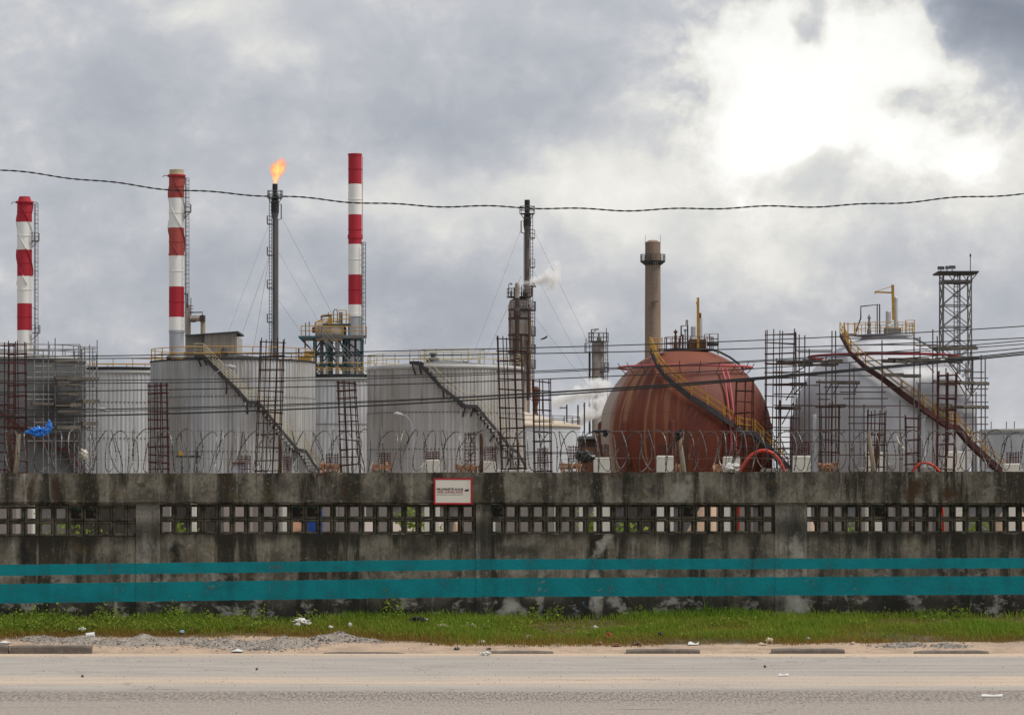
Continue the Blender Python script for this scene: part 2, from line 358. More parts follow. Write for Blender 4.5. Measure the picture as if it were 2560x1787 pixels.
# ------------------------------------------------------------------ boundary wall
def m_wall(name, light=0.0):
    mt, g = newmat(name); co = g.new('ShaderNodeTexCoord').outputs['Object']; u, v, z = g.sep(co)
    za = g.math('ADD', z, .33)
    n1 = g.noise(g.vm('MULTIPLY', co, (2.6, 2, .35)), 1, 6, .6, .2)       # run-off streaks
    n2 = g.noise(co, 2.1, 7, .62)                                         # blotches
    n3 = g.noise(g.vm('MULTIPLY', g.vm('ADD', co, (9, 0, 4)), (9, 3, .7)), 1, 5, .6)
    n4 = g.noise(co, 17, 6, .65)
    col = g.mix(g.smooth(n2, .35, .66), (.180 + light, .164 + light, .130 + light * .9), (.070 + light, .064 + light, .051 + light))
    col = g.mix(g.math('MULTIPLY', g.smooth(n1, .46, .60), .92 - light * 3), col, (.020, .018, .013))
    col = g.mix(g.math('MULTIPLY', g.smooth(n3, .53, .66), .55), col, (.050, .045, .036))
    col = g.mix(g.math('MULTIPLY', g.smooth(n3, .44, .32), .5), col, (.27, .25, .205))
    n5 = g.noise(g.vm('ADD', co, (13, 0, 21)), 5.5, 6, .68)
    col = g.mix(g.math('MULTIPLY', g.smooth(n5, .55, .68), .6), col, (.030, .027, .021)); col = g.mix(g.math('MULTIPLY', g.smooth(n5, .40, .30), .45), col, (.30, .285, .235))
    n6 = g.noise(g.vm('MULTIPLY', co, (1, 1, .75)), 26, 5, .7)
    col = g.mix(g.math('MULTIPLY', g.smooth(n6, .54, .66), .55), col, (.026, .023, .018)); col = g.mix(g.math('MULTIPLY', g.smooth(n6, .44, .32), .30), col, (.32, .30, .25))
    moss = g.smooth(g.noise(g.vm('ADD', co, (2, 5, 1)), 3.3, 6, .6), .58, .70)
    col = g.mix(g.math('MULTIPLY', moss, .45), col, (.085, .070, .026))
    # damp, algae-black foot and band under the pierced blocks, with ragged edges
    damp = g.math('ADD', za, g.math('MULTIPLY', g.math('SUBTRACT', n2, .5), 1.1))
    col = g.mix(g.math('MULTIPLY', g.smooth(damp, .86, .52), .88 - light * 2), col, (.014, .014, .012))
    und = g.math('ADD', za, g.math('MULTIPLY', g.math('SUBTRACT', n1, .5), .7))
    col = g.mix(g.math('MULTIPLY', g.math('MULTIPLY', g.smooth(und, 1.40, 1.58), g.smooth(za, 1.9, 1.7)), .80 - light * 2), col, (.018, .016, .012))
    pale = g.math('MULTIPLY', g.smooth(g.noise(g.vm('MULTIPLY', g.vm('ADD', co, (3, 0, 55)), (2.2, 2, 3.2)), 1, 7, .7), .52, .62), g.smooth(za, 1.2, .9)); col = g.mix(g.math('MULTIPLY', pale, .75), col, (.27, .262, .24))
    # lime runs
    run = g.smooth(g.noise(g.vm('MULTIPLY', g.vm('ADD', co, (41, 0, 0)), (1.3, 1, .22)), 1, 5, .62, .3), .655, .70)
    col = g.mix(g.math('MULTIPLY', run, g.math('MULTIPLY_ADD', g.smooth(n4, .35, .6), .5, .25)), col, (.46, .45, .41))
    # rust-brown patches high up
    br = g.math('MULTIPLY', g.smooth(g.noise(g.vm('ADD', co, (77, 3, 9)), 1.5, 6, .65), .63, .70), g.smooth(za, 2.0, 2.1))
    col = g.mix(g.math('MULTIPLY', br, .8), col, (.055, .030, .016))
    # single stains with a shape of their own: (photo x, y, half width, half height, lean, colour, strength)
    wob = g.vm('SUBTRACT', g.noise(co, 6, 5, .65, col=True), (.5, .5, .5)); wu, wv_, wz_ = g.sep(wob)
    LIME, BLK, BRN = (.36, .35, .31), (.012, .012, .010), (.045, .024, .012)
    for x, y, rw, rh, lean, cc, sg in ((1508, 1358, 15, 34, -.5, LIME, .75), (1488, 1478, 16, 70, .06, LIME, .8), (1277, 1512, 22, 26, 0, LIME, .6), (1352, 1480, 10, 60, 0, LIME, .6), (1990, 1375, 16, 40, 0, LIME, .6), (1985, 1510, 22, 42, 0, LIME, .6),
            (1705, 1225, 26, 36, -.2, LIME, .5), (1640, 1225, 18, 30, 0, BLK, .6), (440, 1395, 16, 44, 0, BLK, .95), (62, 1385, 14, 50, 0, BLK, .9), (330, 1520, 20, 26, 0, BLK, .85), (20, 1540, 40, 26, 0, BLK, .8), (1190, 1520, 16, 40, 0, BLK, .75), (1050, 1365, 60, 26, 0, BLK, .6),
            (1290, 1375, 55, 16, 0, BLK, .65), (2286, 1226, 30, 26, -.3, BRN, .95), (2372, 1234, 24, 18, .4, BRN, .9), (2250, 1520, 60, 30, 0, BLK, .7), (1880, 1520, 30, 26, 0, BLK, .6), (78, 1225, 9, 40, 0, BRN, .8), (140, 1228, 9, 40, 0, BRN, .8), (565, 1215, 7, 36, 0, BRN, .6), (860, 1225, 8, 36, 0, BRN, .6), (1560, 1215, 36, 30, 0, BLK, .45)):
        D_ = wallD(x); uc, zc, k = U(x), CH + (HY - y) / F * D_, D_ / F
        du = g.math('SUBTRACT', g.math('MULTIPLY_ADD', wu, .26, u), uc); dz_ = g.math('SUBTRACT', g.math('MULTIPLY_ADD', wz_, .34, za), zc)
        du = g.math('SUBTRACT', du, g.math('MULTIPLY', dz_, -lean))
        e = g.math('ADD', g.math('POWER', g.math('MULTIPLY', du, 1 / (rw * k)), 2), g.math('POWER', g.math('MULTIPLY', dz_, 1 / (rh * k)), 2))
        col = g.mix(g.math('MULTIPLY', g.smooth(g.math('ADD', e, g.math('MULTIPLY', g.math('SUBTRACT', n5, .5), 3.2)), 1.7, -.2), sg), col, cc)
    gr = g.math('MULTIPLY', g.smooth(g.math('ABSOLUTE', g.math('SUBTRACT', u, U(1462))), .16, .10), g.smooth(g.math('ABSOLUTE', g.math('SUBTRACT', za, CH - 222 * wallD(1462) / F)), .12, .08))
    col = g.mix(g.math('MULTIPLY', gr, g.smooth(g.noise(g.vm('MULTIPLY', co, (16, 5, 11)), 1, 3, .6), .55, .60)), col, (.010, .055, .13))
    # two painted teal stripes
    zt = g.math('MINIMUM', g.math('MULTIPLY_ADD', u, .0088, 1.170), 1.232)
    dd = g.math('ADD', g.math('SUBTRACT', zt, za), g.math('MULTIPLY', g.math('SUBTRACT', g.noise(co, 7, 6, .75), .5), .045))
    s1 = g.math('MULTIPLY', g.smooth(dd, -.004, .004), g.smooth(dd, .160, .153))
    s2 = g.math('MULTIPLY', g.smooth(dd, .270, .279), g.smooth(dd, .556, .547))
    st = g.math('ADD', s1, s2, clamp=True)
    worn = g.smooth(g.math('MULTIPLY_ADD', n4, .6, g.math('MULTIPLY', n2, .6)), .66, .76)
    teal = g.mix(g.smooth(n2, .4, .62), (.000, .185, .212), (.000, .145, .168))
    teal = g.mix(g.math('MULTIPLY', g.smooth(n1, .52, .70), .30), teal, (.001, .065, .075))
    teal = g.mix(g.math('MULTIPLY', run, .28), teal, (.08, .22, .23))
    col = g.mix(g.math('MULTIPLY', st, g.math('MULTIPLY_ADD', worn, -.65, 1)), col, teal)
    rough = g.math('MULTIPLY_ADD', st, -.3, .92)
    h = g.math('ADD', g.math('MULTIPLY', n4, .8), g.math('MULTIPLY', g.noise(co, 60, 4, .7), .3))
    bsdf(g, col, rough, bump=h, bs=.4, bd=.015, spec=.2); return mt
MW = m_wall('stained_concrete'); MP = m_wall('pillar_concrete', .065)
def m_block():
    mt, g = newmat('pierced_block'); p = g.new('ShaderNodeNewGeometry').outputs['Position']
    r = g.new('ShaderNodeObjectInfo').outputs['Random']
    n = g.noise(p, 7, 6, .65)
    col = g.mix(g.smooth(n, .38, .64), (.090, .080, .060), (.022, .020, .015))
    col = g.mix(g.math('MULTIPLY', r, .4), col, (.035, .034, .020))
    bsdf(g, col, .95, bump=g.noise(p, 50, 4), bs=.5, bd=.01, spec=.2); return mt
MBK = m_block()
wall = thing('boundary_wall', 'long stained concrete wall with two teal stripes and rows of pierced blocks', 'wall', WB, rz=WTH)
def lz(z): return z - .33
PITCH = .206
bays = [(U(-900), U(-480), None, None, 0), (U(-440), U(337), U(6), U(337), -.028), (U(402), U(1188), U(419), U(1172), 0), (U(1228), U(1937), U(1245), U(1923), 0.006), (U(2018), U(2740), U(2031), U(2031) + 20 * PITCH * .985, .006)]
def grid_panel(mb, u0, u1, z0, z1, v0, v1, du=.16, dz=.16, jb=0., jt=0., jv=.004):
    nu = max(2, int((u1 - u0) / du)); nz = max(2, int(((z1(0) if callable(z1) else z1) - z0) / dz)); o = len(mb.v)
    for side in (0, 1):
        for j in range(nz + 1):
            for i in range(nu + 1):
                u = u0 + (u1 - u0) * i / nu; zz1 = z1(u) if callable(z1) else z1; z = z0 + (zz1 - z0) * j / nz
                if j == 0: z += jb * mnoise.noise((u * 5, 1, 3)) + jb * .6 * mnoise.noise((u * 17, 1, 3))
                if j == nz: z += jt * mnoise.noise((u * 3, 7, 3)) + jt * .5 * mnoise.noise((u * 14, 2, 3))
                vv = (v0 + jv * mnoise.noise((u * 1.3, z * 1.3, 5)) + jv * .6 * mnoise.noise((u * 6, z * 6, 5))) if side == 0 else v1
                mb.v.append((u, vv, lz(z)))
    k = (nu + 1) * (nz + 1); w = nu + 1
    for j in range(nz):
        for i in range(nu):
            a = o + j * w + i; mb.f.append((a, a + 1, a + 1 + w, a + w)); b = a + k; mb.f.append((b + w, b + 1 + w, b + 1, b))
    for i in range(nu):
        a = o + i; mb.f.append((a + k, a + 1 + k, a + 1, a)); a = o + nz * w + i; mb.f.append((a, a + 1, a + 1 + k, a + k))
    for j in range(nz):
        a = o + j * w; mb.f.append((a, a + w, a + w + k, a + k)); a = o + j * w + nu; mb.f.append((a + k, a + w + k, a + w, a))
    return mb
T = .17
grid_panel(MB(), U(-900), U(3250), 2.035, top_z, -.030, T + .02, jb=.010, jt=.012, jv=.006, dz=.07).build('coping_beam', MW, wall, local=True)
grid_panel(MB(), U(-900), U(3250), 2.062, 2.098, -.052, .0, du=.10, dz=.02, jb=.012, jt=.010, jv=.010).build('beam_lip', MW, wall, local=True)
ends = [U(-900)] + [U(x) for x in (-460, 369, 1208, 1978, 2770)] + [U(3250)]
for i in range(len(ends) - 1):
    dzb = -.028 if i in (1,) else 0
    grid_panel(MB(), ends[i] + .002, ends[i + 1] - .002, .05, 1.60 + dzb, 0, T, jt=.006).build('lower_panel', MW, wall, local=True)
for x0, x1 in ((-478, -442), (340, 400), (1190, 1228), (1938, 2017), (2742, 2800)):
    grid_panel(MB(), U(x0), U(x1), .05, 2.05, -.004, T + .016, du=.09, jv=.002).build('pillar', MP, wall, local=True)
# pierced block: square frame with a splayed opening
h, q, q2, dpt = .5, .350, .318, .13
mb = MB(); prof = [(h, .018), (h - .03, 0.), (q + .018, 0.), (q2, .03), (q2, dpt - .02), (q + .01, dpt), (h, dpt)]
for r, y in prof: mb.v += [(-r, y, -r), (r, y, -r), (r, y, r), (-r, y, r)]
for k in range(len(prof)):
    a, b = k * 4, ((k + 1) % len(prof)) * 4
    for i in range(4): mb.f.append((a + i, a + (i + 1) % 4, b + (i + 1) % 4, b + i))
bm_ = bpy.data.meshes.new('pierced_block'); bm_.from_pydata(mb.v, [], mb.f); bm_.materials.append(MBK)
fm = MB().box(-.36, .36, .05, .10, -.36, .36); fill = bpy.data.meshes.new('infill'); fill.from_pydata(fm.v, [], fm.f); fill.materials.append(MW)
filled = {(1, 'A', 5): 1}
FULL = {('B', 1, 9), ('B', 1, 10), ('C', 1, 0), ('C', 1, 14), ('A', 1, 5), ('A', 1, 6), ('D', 1, 5)}
def blocks(tagc, c0, c1, n, dz, extra0=0, extra1=0, ulo=None, uhi=None):
    p = (c1 - c0) / (n - 1)
    for row in (0, 1):
        for k in range(-extra0, n + extra1):
            zc = 1.60 + dz + .2175 * (row + .5)
            b = child(bm_, 'pierced_block', wall, (c0 + p * k, .012 + RN.uniform(-.004, .004), lz(zc)), (p * .992, 1, .2160), (RN.uniform(-.008, .008), RN.uniform(-.012, .012), 0))
            if (tagc, row, k) in FULL: child(fill, 'infill', b)
    uu0 = c0 - p * (extra0 + .5); uu1 = c0 + p * (n - 1 + extra1 + .5)
    return uu0, uu1
spans = [blocks('A', U(6), U(337), 10, -.028, 11), blocks('B', U(419), U(1172), 22, 0), blocks('C', U(1245), U(1923), 21, .0), blocks('D', U(2031), U(2535), 16, .0, 0, 7)]
pil = [(U(-442), U(340), -.028), (U(400), U(1190), 0), (U(1228), U(1938), 0), (U(2017), U(2742), 0)]
for (s0, s1), (p0, p1, dz) in zip(spans, pil):           # mortar beside each run of blocks
    for a, b in ((p0, s0), (s1, p1)):
        if b - a > .006: MB().box(a, b, .02, .15, lz(1.60 + dz), lz(2.035)).build('mortar_joint', MW, wall, local=True)
    if dz: MB().box(p0, p1, .025, .15, lz(2.035 + dz + .004), lz(2.036)).build('mortar_bed', MW, wall, local=True)
grid_panel(MB(), U(-900), U(-478), 1.60, 2.035, 0.01, T).build('blank_panel', MW, wall, local=True)
grid_panel(MB(), U(2800), U(3250), 1.60, 2.035, 0.01, T).build('blank_panel', MW, wall, local=True)

# ------------------------------------------------------------------ warning sign on the wall
def flat(name, c, rough=.6, spec=.3):
    if name in MATS: return MATS[name]
    mt, g = newmat(name); co = g.new('ShaderNodeTexCoord').outputs['Object']
    n = g.noise(co, 6, 4); bsdf(g, g.mix(g.math('MULTIPLY', g.smooth(n, .4, .7), .25), c, tuple(v * .6 for v in c)), rough, spec=spec); MATS[name] = mt; return mt
def make_sign():
    x0, x1, y0, y1 = 1082.5, 1178, 1195, 1260; xc = (x0 + x1) / 2
    u0, u1 = U(x0), U(x1); zb, zt_ = wz(xc, y1), wz(xc, y0); w = u1 - u0; hh = zt_ - zb
    base = WP((u0 + u1) / 2, -.082, zb)
    s = thing('warning_sign', 'white French video surveillance sign with red border on the wall', 'sign', base, rz=WTH)
    pm = wm('sign_panel', (.60, .57, .51), (.50, .46, .37), (4, 4, .8), .7, rough=.5)
    rd = flat('sign_red', (.36, .008, .018)); bk = flat('sign_black', (.012, .012, .012))
    MB().box(-w / 2, w / 2, 0, .012, 0, hh).build('panel', pm, s, local=True)
    b = .022
    for a in ((-w / 2 - .002, w / 2 + .002, 0 - .002, b), (-w / 2 - .002, w / 2 + .002, hh - b, hh + .002)):
        MB().box(a[0], a[1], -.004, .014, a[2], a[3]).build('border', rd, s, local=True)
    for sx in (-1, 1):
        xx = sorted((sx * (w / 2 + .002), sx * (w / 2 - b))); MB().box(xx[0], xx[1], -.004, .014, b, hh - b).build('border', rd, s, local=True)
    def txt(body, x, z, size, mat, width, off=0.004, nm='lettering'):
        cu = bpy.data.curves.new(nm, 'FONT'); cu.body = body; cu.size = size; cu.extrude = .0004; cu.offset = off
        cu.materials.append(mat); tmp = bpy.data.objects.new('tmp', cu); COL.objects.link(tmp); bpy.context.view_layer.update()
        me = bpy.data.meshes.new_from_object(tmp.evaluated_get(bpy.context.evaluated_depsgraph_get())); bpy.data.objects.remove(tmp)
        o = bpy.data.objects.new(nm, me); COL.objects.link(o); o.parent = s
        o.rotation_euler = (math.radians(90), 0, 0); o.location = (x, -.002, z)
        bpy.context.view_layer.update(); o.scale.x = width / max(o.dimensions.x, .001)
        return o
    k = w / 1886 * 1.047 * .955                           # metres per zoomed pixel of the sign
    sx = lambda X: (X - 950) * w / 1800; sz = lambda Y: (1500 - Y) * hh / 1215
    txt('PROPRIÉTÉ SOUS', sx(175), sz(855), .047, bk, sx(1415) - sx(175), .0010)
    txt('VIDÉO SURVEILLANCE', sx(180), sz(978), .042, flat('sign_text_red', (.26, .025, .035)), sx(1410) - sx(180), .0006)
    fp = MB(); X = 175
    while X < 1400:
        l = RN.choice((28, 45, 60, 90)); fp.box(sx(X), sx(min(X + l, 1410)), -.0022, 0.001, sz(1064), sz(1040)); X += l + 16
    fp.build('fine_print', flat('sign_grey', (.14, .14, .12)), s, local=True)
    c = MB(); cx_, cz_ = sx(1595), sz(848); a = math.radians(9); L, H = sx(1690) - sx(1500), (sz(800) - sz(885)) * .95
    pts = [(-L / 2, -H / 2), (L / 2, -H / 2), (L / 2, H / 2), (-L / 2, H / 2)]
    rp = [(cx_ + p * math.cos(a) - q_ * math.sin(a), cz_ + p * math.sin(a) + q_ * math.cos(a)) for p, q_ in pts]
    c.hexa([(rp[0][0], -.003, rp[0][1]), (rp[1][0], -.003, rp[1][1]), (rp[1][0], .001, rp[1][1]), (rp[0][0], .001, rp[0][1]), (rp[3][0], -.003, rp[3][1]), (rp[2][0], -.003, rp[2][1]), (rp[2][0], .001, rp[2][1]), (rp[3][0], .001, rp[3][1])])
    c.build('camera_symbol', bk, s, local=True)
make_sign()

# ------------------------------------------------------------------ posts, razor wire on the wall
def wp_px(x, y, v): 
    D = wallD(x); q = WP(U(x), v, CH + (HY - y) / F * D); return q
def post(xt, yt, xb, yb, kind, label):
    a, b = wp_px(xb, yb, .07), wp_px(xt, yt, .07); t = MB()
    if kind == 'steel':                                  # angle iron
        up = WP(0, 1, 0) - WP(0, 0, 0); t.bar(a, b, .052, .008, up); t.bar(a + Vector((-.022, .026, 0)), b + Vector((-.022, .026, 0)), .008, .05, up)
    else:
        t.path([a, a.lerp(b, .35) + Vector((.006, 0, 0)), a.lerp(b, .7) + Vector((-.004, 0, 0)), b], [.042, .036, .034, .028], 7)
    tag(t.build('wire_post', M['postrust'] if kind == 'steel' else M['concrete_post']), label, 'post', 'posts along the wall top')
post(22, 1078, 33, 1183, 'steel', 'leaning rusty steel post on wall, far left of the scaffolded tank')
post(49, 1084, 39, 1183, 'wood', 'tan wooden stake on wall beside the leftmost rusty post')
post(702, 1083, 702, 1183, 'steel', 'rusty steel post on wall in front of the stairs of the ribbed tank')
post(1206, 1083, 1206, 1184, 'steel', 'upright rusty steel post on wall just right of the sign')
post(1700, 1078, 1712, 1184, 'wood', 'tan wooden stake on wall in front of the red sphere')
post(1722, 1074, 1719, 1184, 'steel', 'rusty steel post on wall in front of the red sphere')
post(2175, 1082, 2188, 1184, 'wood', 'leaning tan wooden stake on wall in front of the white sphere')
post(2202, 1082, 2190, 1184, 'steel', 'leaning rusty steel post on wall in front of the white sphere')
def coil(xa, xb, label, seed):
    r = random.Random(seed); ua, ub = U(xa), U(xb); n = int((ub - ua) / .155); rad = .30
    cen = (ua + ub) / 2; t = MB(); pts = []; steps = 30
    jx = [r.uniform(-.05, .05) for _ in range(n + 2)]; jr = [r.uniform(.90, 1.05) for _ in range(n + 2)]; jp = [r.uniform(-.10, .10) for _ in range(n + 2)]
    ja = [r.uniform(.07, .20) * (1 if k % 2 else -.8) for k in range(n + 2)]; jb_ = [r.uniform(-.05, .09) for k in range(n + 2)]
    for k in range(n * steps + 1):
        tt = k / steps; i = int(tt); f = tt - i
        lerp = lambda a: a[i] * (1 - f) + a[min(i + 1, n)] * f
        ph = 2 * math.pi * (tt + lerp(jp)); R_ = rad * lerp(jr)
        u = ua + (ub - ua) * tt / n + lerp(jx) + lerp(ja) * math.cos(ph) + lerp(jb_) * math.sin(ph)    # loops lean both ways, as clipped concertina does
        v = .085 + R_ * .80 * math.cos(ph); z = top_z(u) + .315 + R_ * math.sin(ph) + .012 * math.sin(tt * 1.7)
        pts.append(WP(u, v, z))
    t.path(pts, .0062, 4)
    for k in range(2, len(pts) - 2):                      # blade tape barbs
        if k % 1 == 0:
            a = pts[k]; d = (pts[k + 1] - pts[k - 1]).normalized(); s_, u_ = frame_of(d); c = u_ if k % 2 else (u_ * .6 + s_ * .8)
            t.add([a - d * .011 + c * .012, a + d * .011 + c * .012, a + d * .007 - c * .012, a - d * .007 - c * .012], [(0, 1, 2, 3)])
    tag(t.build('razor_wire_coil', M['razor']), label, 'razor wire', 'razor wire coils on the wall')
coil(-420, 36, 'razor wire coil on wall top at the far left, in front of scaffolding', 1)
coil(30, 706, 'razor wire coil on wall top between blue plastic and the ribbed tank stairs', 2)
coil(700, 1210, 'razor wire coil on wall top above and left of the sign', 3)
coil(1204, 1716, 'razor wire coil on wall top running up to the red sphere', 4)
coil(1712, 2196, 'razor wire coil on wall top between red sphere and white sphere', 5)
coil(2190, 2900, 'razor wire coil on wall top at the far right end', 6)
for z, lab in ((.60, 'upper thin strand of plain wire through the razor wire loops'), (.20, 'lower thin strand of plain wire through the razor wire loops')):
    t = MB(); t.path([WP(U(-420) + (U(2900) - U(-420)) * i / 60, .085, top_z(U(-420) + (U(2900) - U(-420)) * i / 60) + z + .012 * math.sin(i * 1.3)) for i in range(61)], .0022, 4)
    tag(t.build('strand_wire', M['razor']), lab, 'wire', 'plain strands along the wall top')
# ------------------------------------------------------------------ builders for plant
def ring_rail(parent, c, R, z, h, mat, n, r=.028, a0=0, a1=2 * math.pi, mids=(.5,), name='guardrail'):
    full = abs(a1 - a0 - 2 * math.pi) < 1e-6; t = MB(); k = 64
    pt = lambda a, zz: Vector((c[0] + R * math.cos(a), c[1] + R * math.sin(a), zz))
    for f in (1,) + tuple(mids):
        pts = [pt(a0 + (a1 - a0) * i / k, z + h * f) for i in range(k if full else k + 1)]
        t.path(pts, r, 4, closed=full)
    o = t.build(name, mat, parent)
    for i in range(n if full else n + 1):
        a = a0 + (a1 - a0) * i / n
        MB().tube(pt(a, z), pt(a, z + h), r * 1.1, 5).build('post', mat, o)
    return o
def rail_line(parent, pts, h, mat, r=.028, gap=1.3, mids=(.5,), name='handrail'):
    t = MB()
    for f in (1,) + tuple(mids): t.path([p + Vector((0, 0, h * f)) for p in pts], r, 4)
    for a, b in zip(pts[:-1], pts[1:]):
        n = max(1, round((b - a).length / gap))
        for i in range(n): q = a.lerp(b, i / n); t.tube(q, q + Vector((0, 0, h)), r, 4)
    t.tube(pts[-1], pts[-1] + Vector((0, 0, h)), r, 4)
    return t.build(name, mat, parent)
def stair(parent, cen, outs, width, mstr, mtread, mrail, rise=.22, rail_h=1.05, deep=.26, sides=(1, -1), railr=.03, mids=(.5,)):
    pts = {s: [c + o * (width / 2 * s) for c, o in zip(cen, outs)] for s in (1, -1)}
    t = MB()
    for s in (1, -1):
        for a, b in zip(pts[s][:-1], pts[s][1:]):
            d = (b - a); e = d.normalized() * .03; t.bar(a - e, b + e, .05, deep, (0, 0, 1))
    st = t.build('stairway', mstr, parent)
    t = MB()
    for i in range(len(cen) - 1):
        a, b = cen[i], cen[i + 1]; dz = abs(a.z - b.z); n = max(1, int(max(dz / rise, (b - a).length / .6)))
        for k in range(n):
            f = (k + .5) / n; c = a.lerp(b, f); o = outs[i].lerp(outs[i + 1], f).normalized(); d = (b - a); d.z = 0
            d = d.normalized() if d.length > .01 else Vector((1, 0, 0))
            t.bar(c - o * width / 2, c + o * width / 2, .27 if dz > .1 else .62, .04, (0, 0, 1))
    t.build('treads', mtread, st, kind='stuff')
    for s in sides: rail_line(st, [p + Vector((0, 0, .1)) for p in pts[s]], rail_h, mrail, railr, 1.5, mids)
    return st
def ladder(parent, a, b, w, mat, r=.03, gap=.35, cage=False, name='ladder', side=Vector((1, 0, 0)), out=Vector((0, -1, 0))):
    t = MB(); a = Vector(a); b = Vector(b); sd = side * (w / 2)
    t.tube(a - sd, b - sd, r, 4); t.tube(a + sd, b + sd, r, 4)
    n = int((b - a).length / gap)
    for i in range(n): c = a.lerp(b, (i + .5) / n); t.tube(c - sd, c + sd, r * .7, 4)
    if cage:
        k = int((b - a).length / 1.3)
        for i in range(k + 1):
            c = a.lerp(b, i / k); t.path([c - sd, c - sd * 1.2 + out * .5, c + out * .75, c + sd * 1.2 + out * .5, c + sd], r * .8, 4)
        for q in (-sd * 1.2 + out * .5, out * .75, sd * 1.2 + out * .5): t.tube(a + q, b + q, r * .8, 4)
    return t.build(name, mat, parent)
def corrugated(c, R, z0, z1, n, d, flare=0):
    t = MB(); q = []
    for z, off in ((z0, 0), (z1, flare)):
        for i in range(n):
            for fr, dr in ((0, 0), (.14, d), (.50, d), (.64, 0)):
                a = 2 * math.pi * (i + fr) / n; q.append((c[0] + (R + dr + off) * math.cos(a), c[1] + (R + dr + off) * math.sin(a), z))
    k = n * 4
    t.add(q, [(i, (i + 1) % k, k + (i + 1) % k, k + i) for i in range(k)]); return t
def m_clad(name, c1, c2, c3):
    mt, g = newmat(name); co = g.new('ShaderNodeTexCoord').outputs['Object']
    a = g.noise(g.vm('MULTIPLY', co, (2.4, 2.4, .02)), 1, 3, .6); b = g.noise(g.vm('MULTIPLY', co, (.28, .28, .10)), 1, 6, .6)
    d = g.noise(g.vm('MULTIPLY', g.vm('ADD', co, (5, 5, 5)), (1.2, 1.2, .14)), 1, 6, .65)
    col = g.mix(g.smooth(a, .36, .64), c1, c2); col = g.mix(g.math('MULTIPLY', g.smooth(b, .46, .66), .7), col, c3)
    col = g.mix(g.math('MULTIPLY', g.smooth(d, .52, .68), .6), col, (.17, .145, .115))
    e = g.noise(g.vm('MULTIPLY', g.vm('ADD', co, (15, 2, 8)), (3.2, 3.2, .05)), 1, 4, .6); col = g.mix(g.math('MULTIPLY', g.smooth(e, .62, .70), .55), col, (.20, .13, .085))
    bsdf(g, col, .6, .08, spec=.4); return mt
CLA = m_clad('galvanised_cladding', (.50, .505, .51), (.37, .375, .38), (.33, .31, .28))
CLB = m_clad('brownish_cladding', (.48, .475, .47), (.36, .35, .34), (.30, .27, .235))
CLC = m_clad('bright_cladding', (.55, .56, .57), (.42, .425, .435), (.38, .38, .37))
PLATE = wm('bare_tank_plate', (.13, .135, .14), (.095, .095, .098), (.3, .3, .2), .8, rough=.55, c3=(.18, .17, .16), sc3=(.5, .5, .3))
WTANK = wm('pale_tank_paint', (.50, .52, .55), (.40, .41, .42), (.4, .4, .12), .6, rough=.55)
BEIGE = wm('beige_roof', (.52, .44, .34), (.42, .36, .28), (.4, .4, .4), .6)
WHITEROOF = wm('tank_rim_flashing', (.45, .45, .44), (.33, .33, .32), (1, 1, 1), .5, rough=.5)
def surf(cx, cyD, R, x, y, off=.5):                      # point on the front of an upright cylinder through a photo pixel
    Xc = (cx - CX) / F * cyD; Y = cyD
    for _ in range(4):
        X = (x - CX) / F * Y; dx = max(-1, min(1, (X - Xc) / (R + off))); Y = cyD - math.sqrt(max(0, (R + off) ** 2 * (1 - dx * dx)))
    q = P(x, y, Y); o = Vector((q.x - Xc, q.y - cyD, 0)); return q, (o.normalized() if o.length > .01 else Vector((0, -1, 0)))
def tank(label, cx, r, ytop, D, mat, ribs=0, courses=(), railm=None, railh=1.05, nposts=28, cone=1.0, roofm=None, rim=True, rim_m=None, rimh=.30, group='storage tanks behind the wall'):
    R = m(r, D); c = ((cx - CX) / F * D, D); zt = CH + (HY - ytop) / F * (D - R)
    t = thing('storage_tank', label, 'tank', (c[0], c[1], GZ), group)
    zs = [GZ - .2] + [CH + (HY - y) / F * (D - R) for y in courses] + [zt]
    for i in range(len(zs) - 1):
        RR = R + .025 * (len(zs) - i)
        if ribs: corrugated(c, RR, zs[i] - (.15 if i else 0), zs[i + 1], ribs, .055).build('cladding_course', mat, t)
        else: MB().lathe((c[0], c[1], 0), [(RR, zs[i] - (.1 if i else 0)), (RR, zs[i + 1])], 72, cap=False).build('shell_course', mat, t, smooth=True)
    for z in zs[1:-1]: MB().lathe((c[0], c[1], z), [(R + .12, -.05), (R + .155, -.04), (R + .155, .04), (R + .12, .05)], 96, cap=False).build('joint_strip', M['steel_grey'], t)
    roofm = roofm or M['steel_grey']
    MB().lathe((c[0], c[1], zt), [(R + .10, 0), (R * .5, cone * .5), (.2, cone)], 72, cap=False).build('roof', roofm, t, smooth=True)
    if rim: MB().lathe((c[0], c[1], zt), [(R + .10, -rimh), (R + .17, -rimh), (R + .17, .05), (R + .05, .06)], 96, cap=False).build('rim_flashing', rim_m or WHITEROOF, t, smooth=True)
    if railm: ring_rail(t, c, R + .05, zt + .02, railh, railm, nposts, r=.035)
    return t, R, c, zt

# --- tank under scaffolding, far left
t0, R0, c0, z0 = tank('dark grey steel tank wrapped in scaffolding at the left edge', 6, 204, 889, 300, PLATE, 0, (945, 1000, 1055, 1110), M['galv'], 1.0, 30, .8)
wp = [(-60, 985), (12, 1040), (60, 1080), (120, 1121), (138, 1122), (156, 1122), (200, 1184), (215, 1205)]
cen, outs = zip(*[surf(6, 300, R0, x, y, .5) for x, y in wp]); stair(t0, list(cen), list(outs), .8, M['stairred'], M['stairred'], M['stairred'], .24, 1.0, .28, (1,))
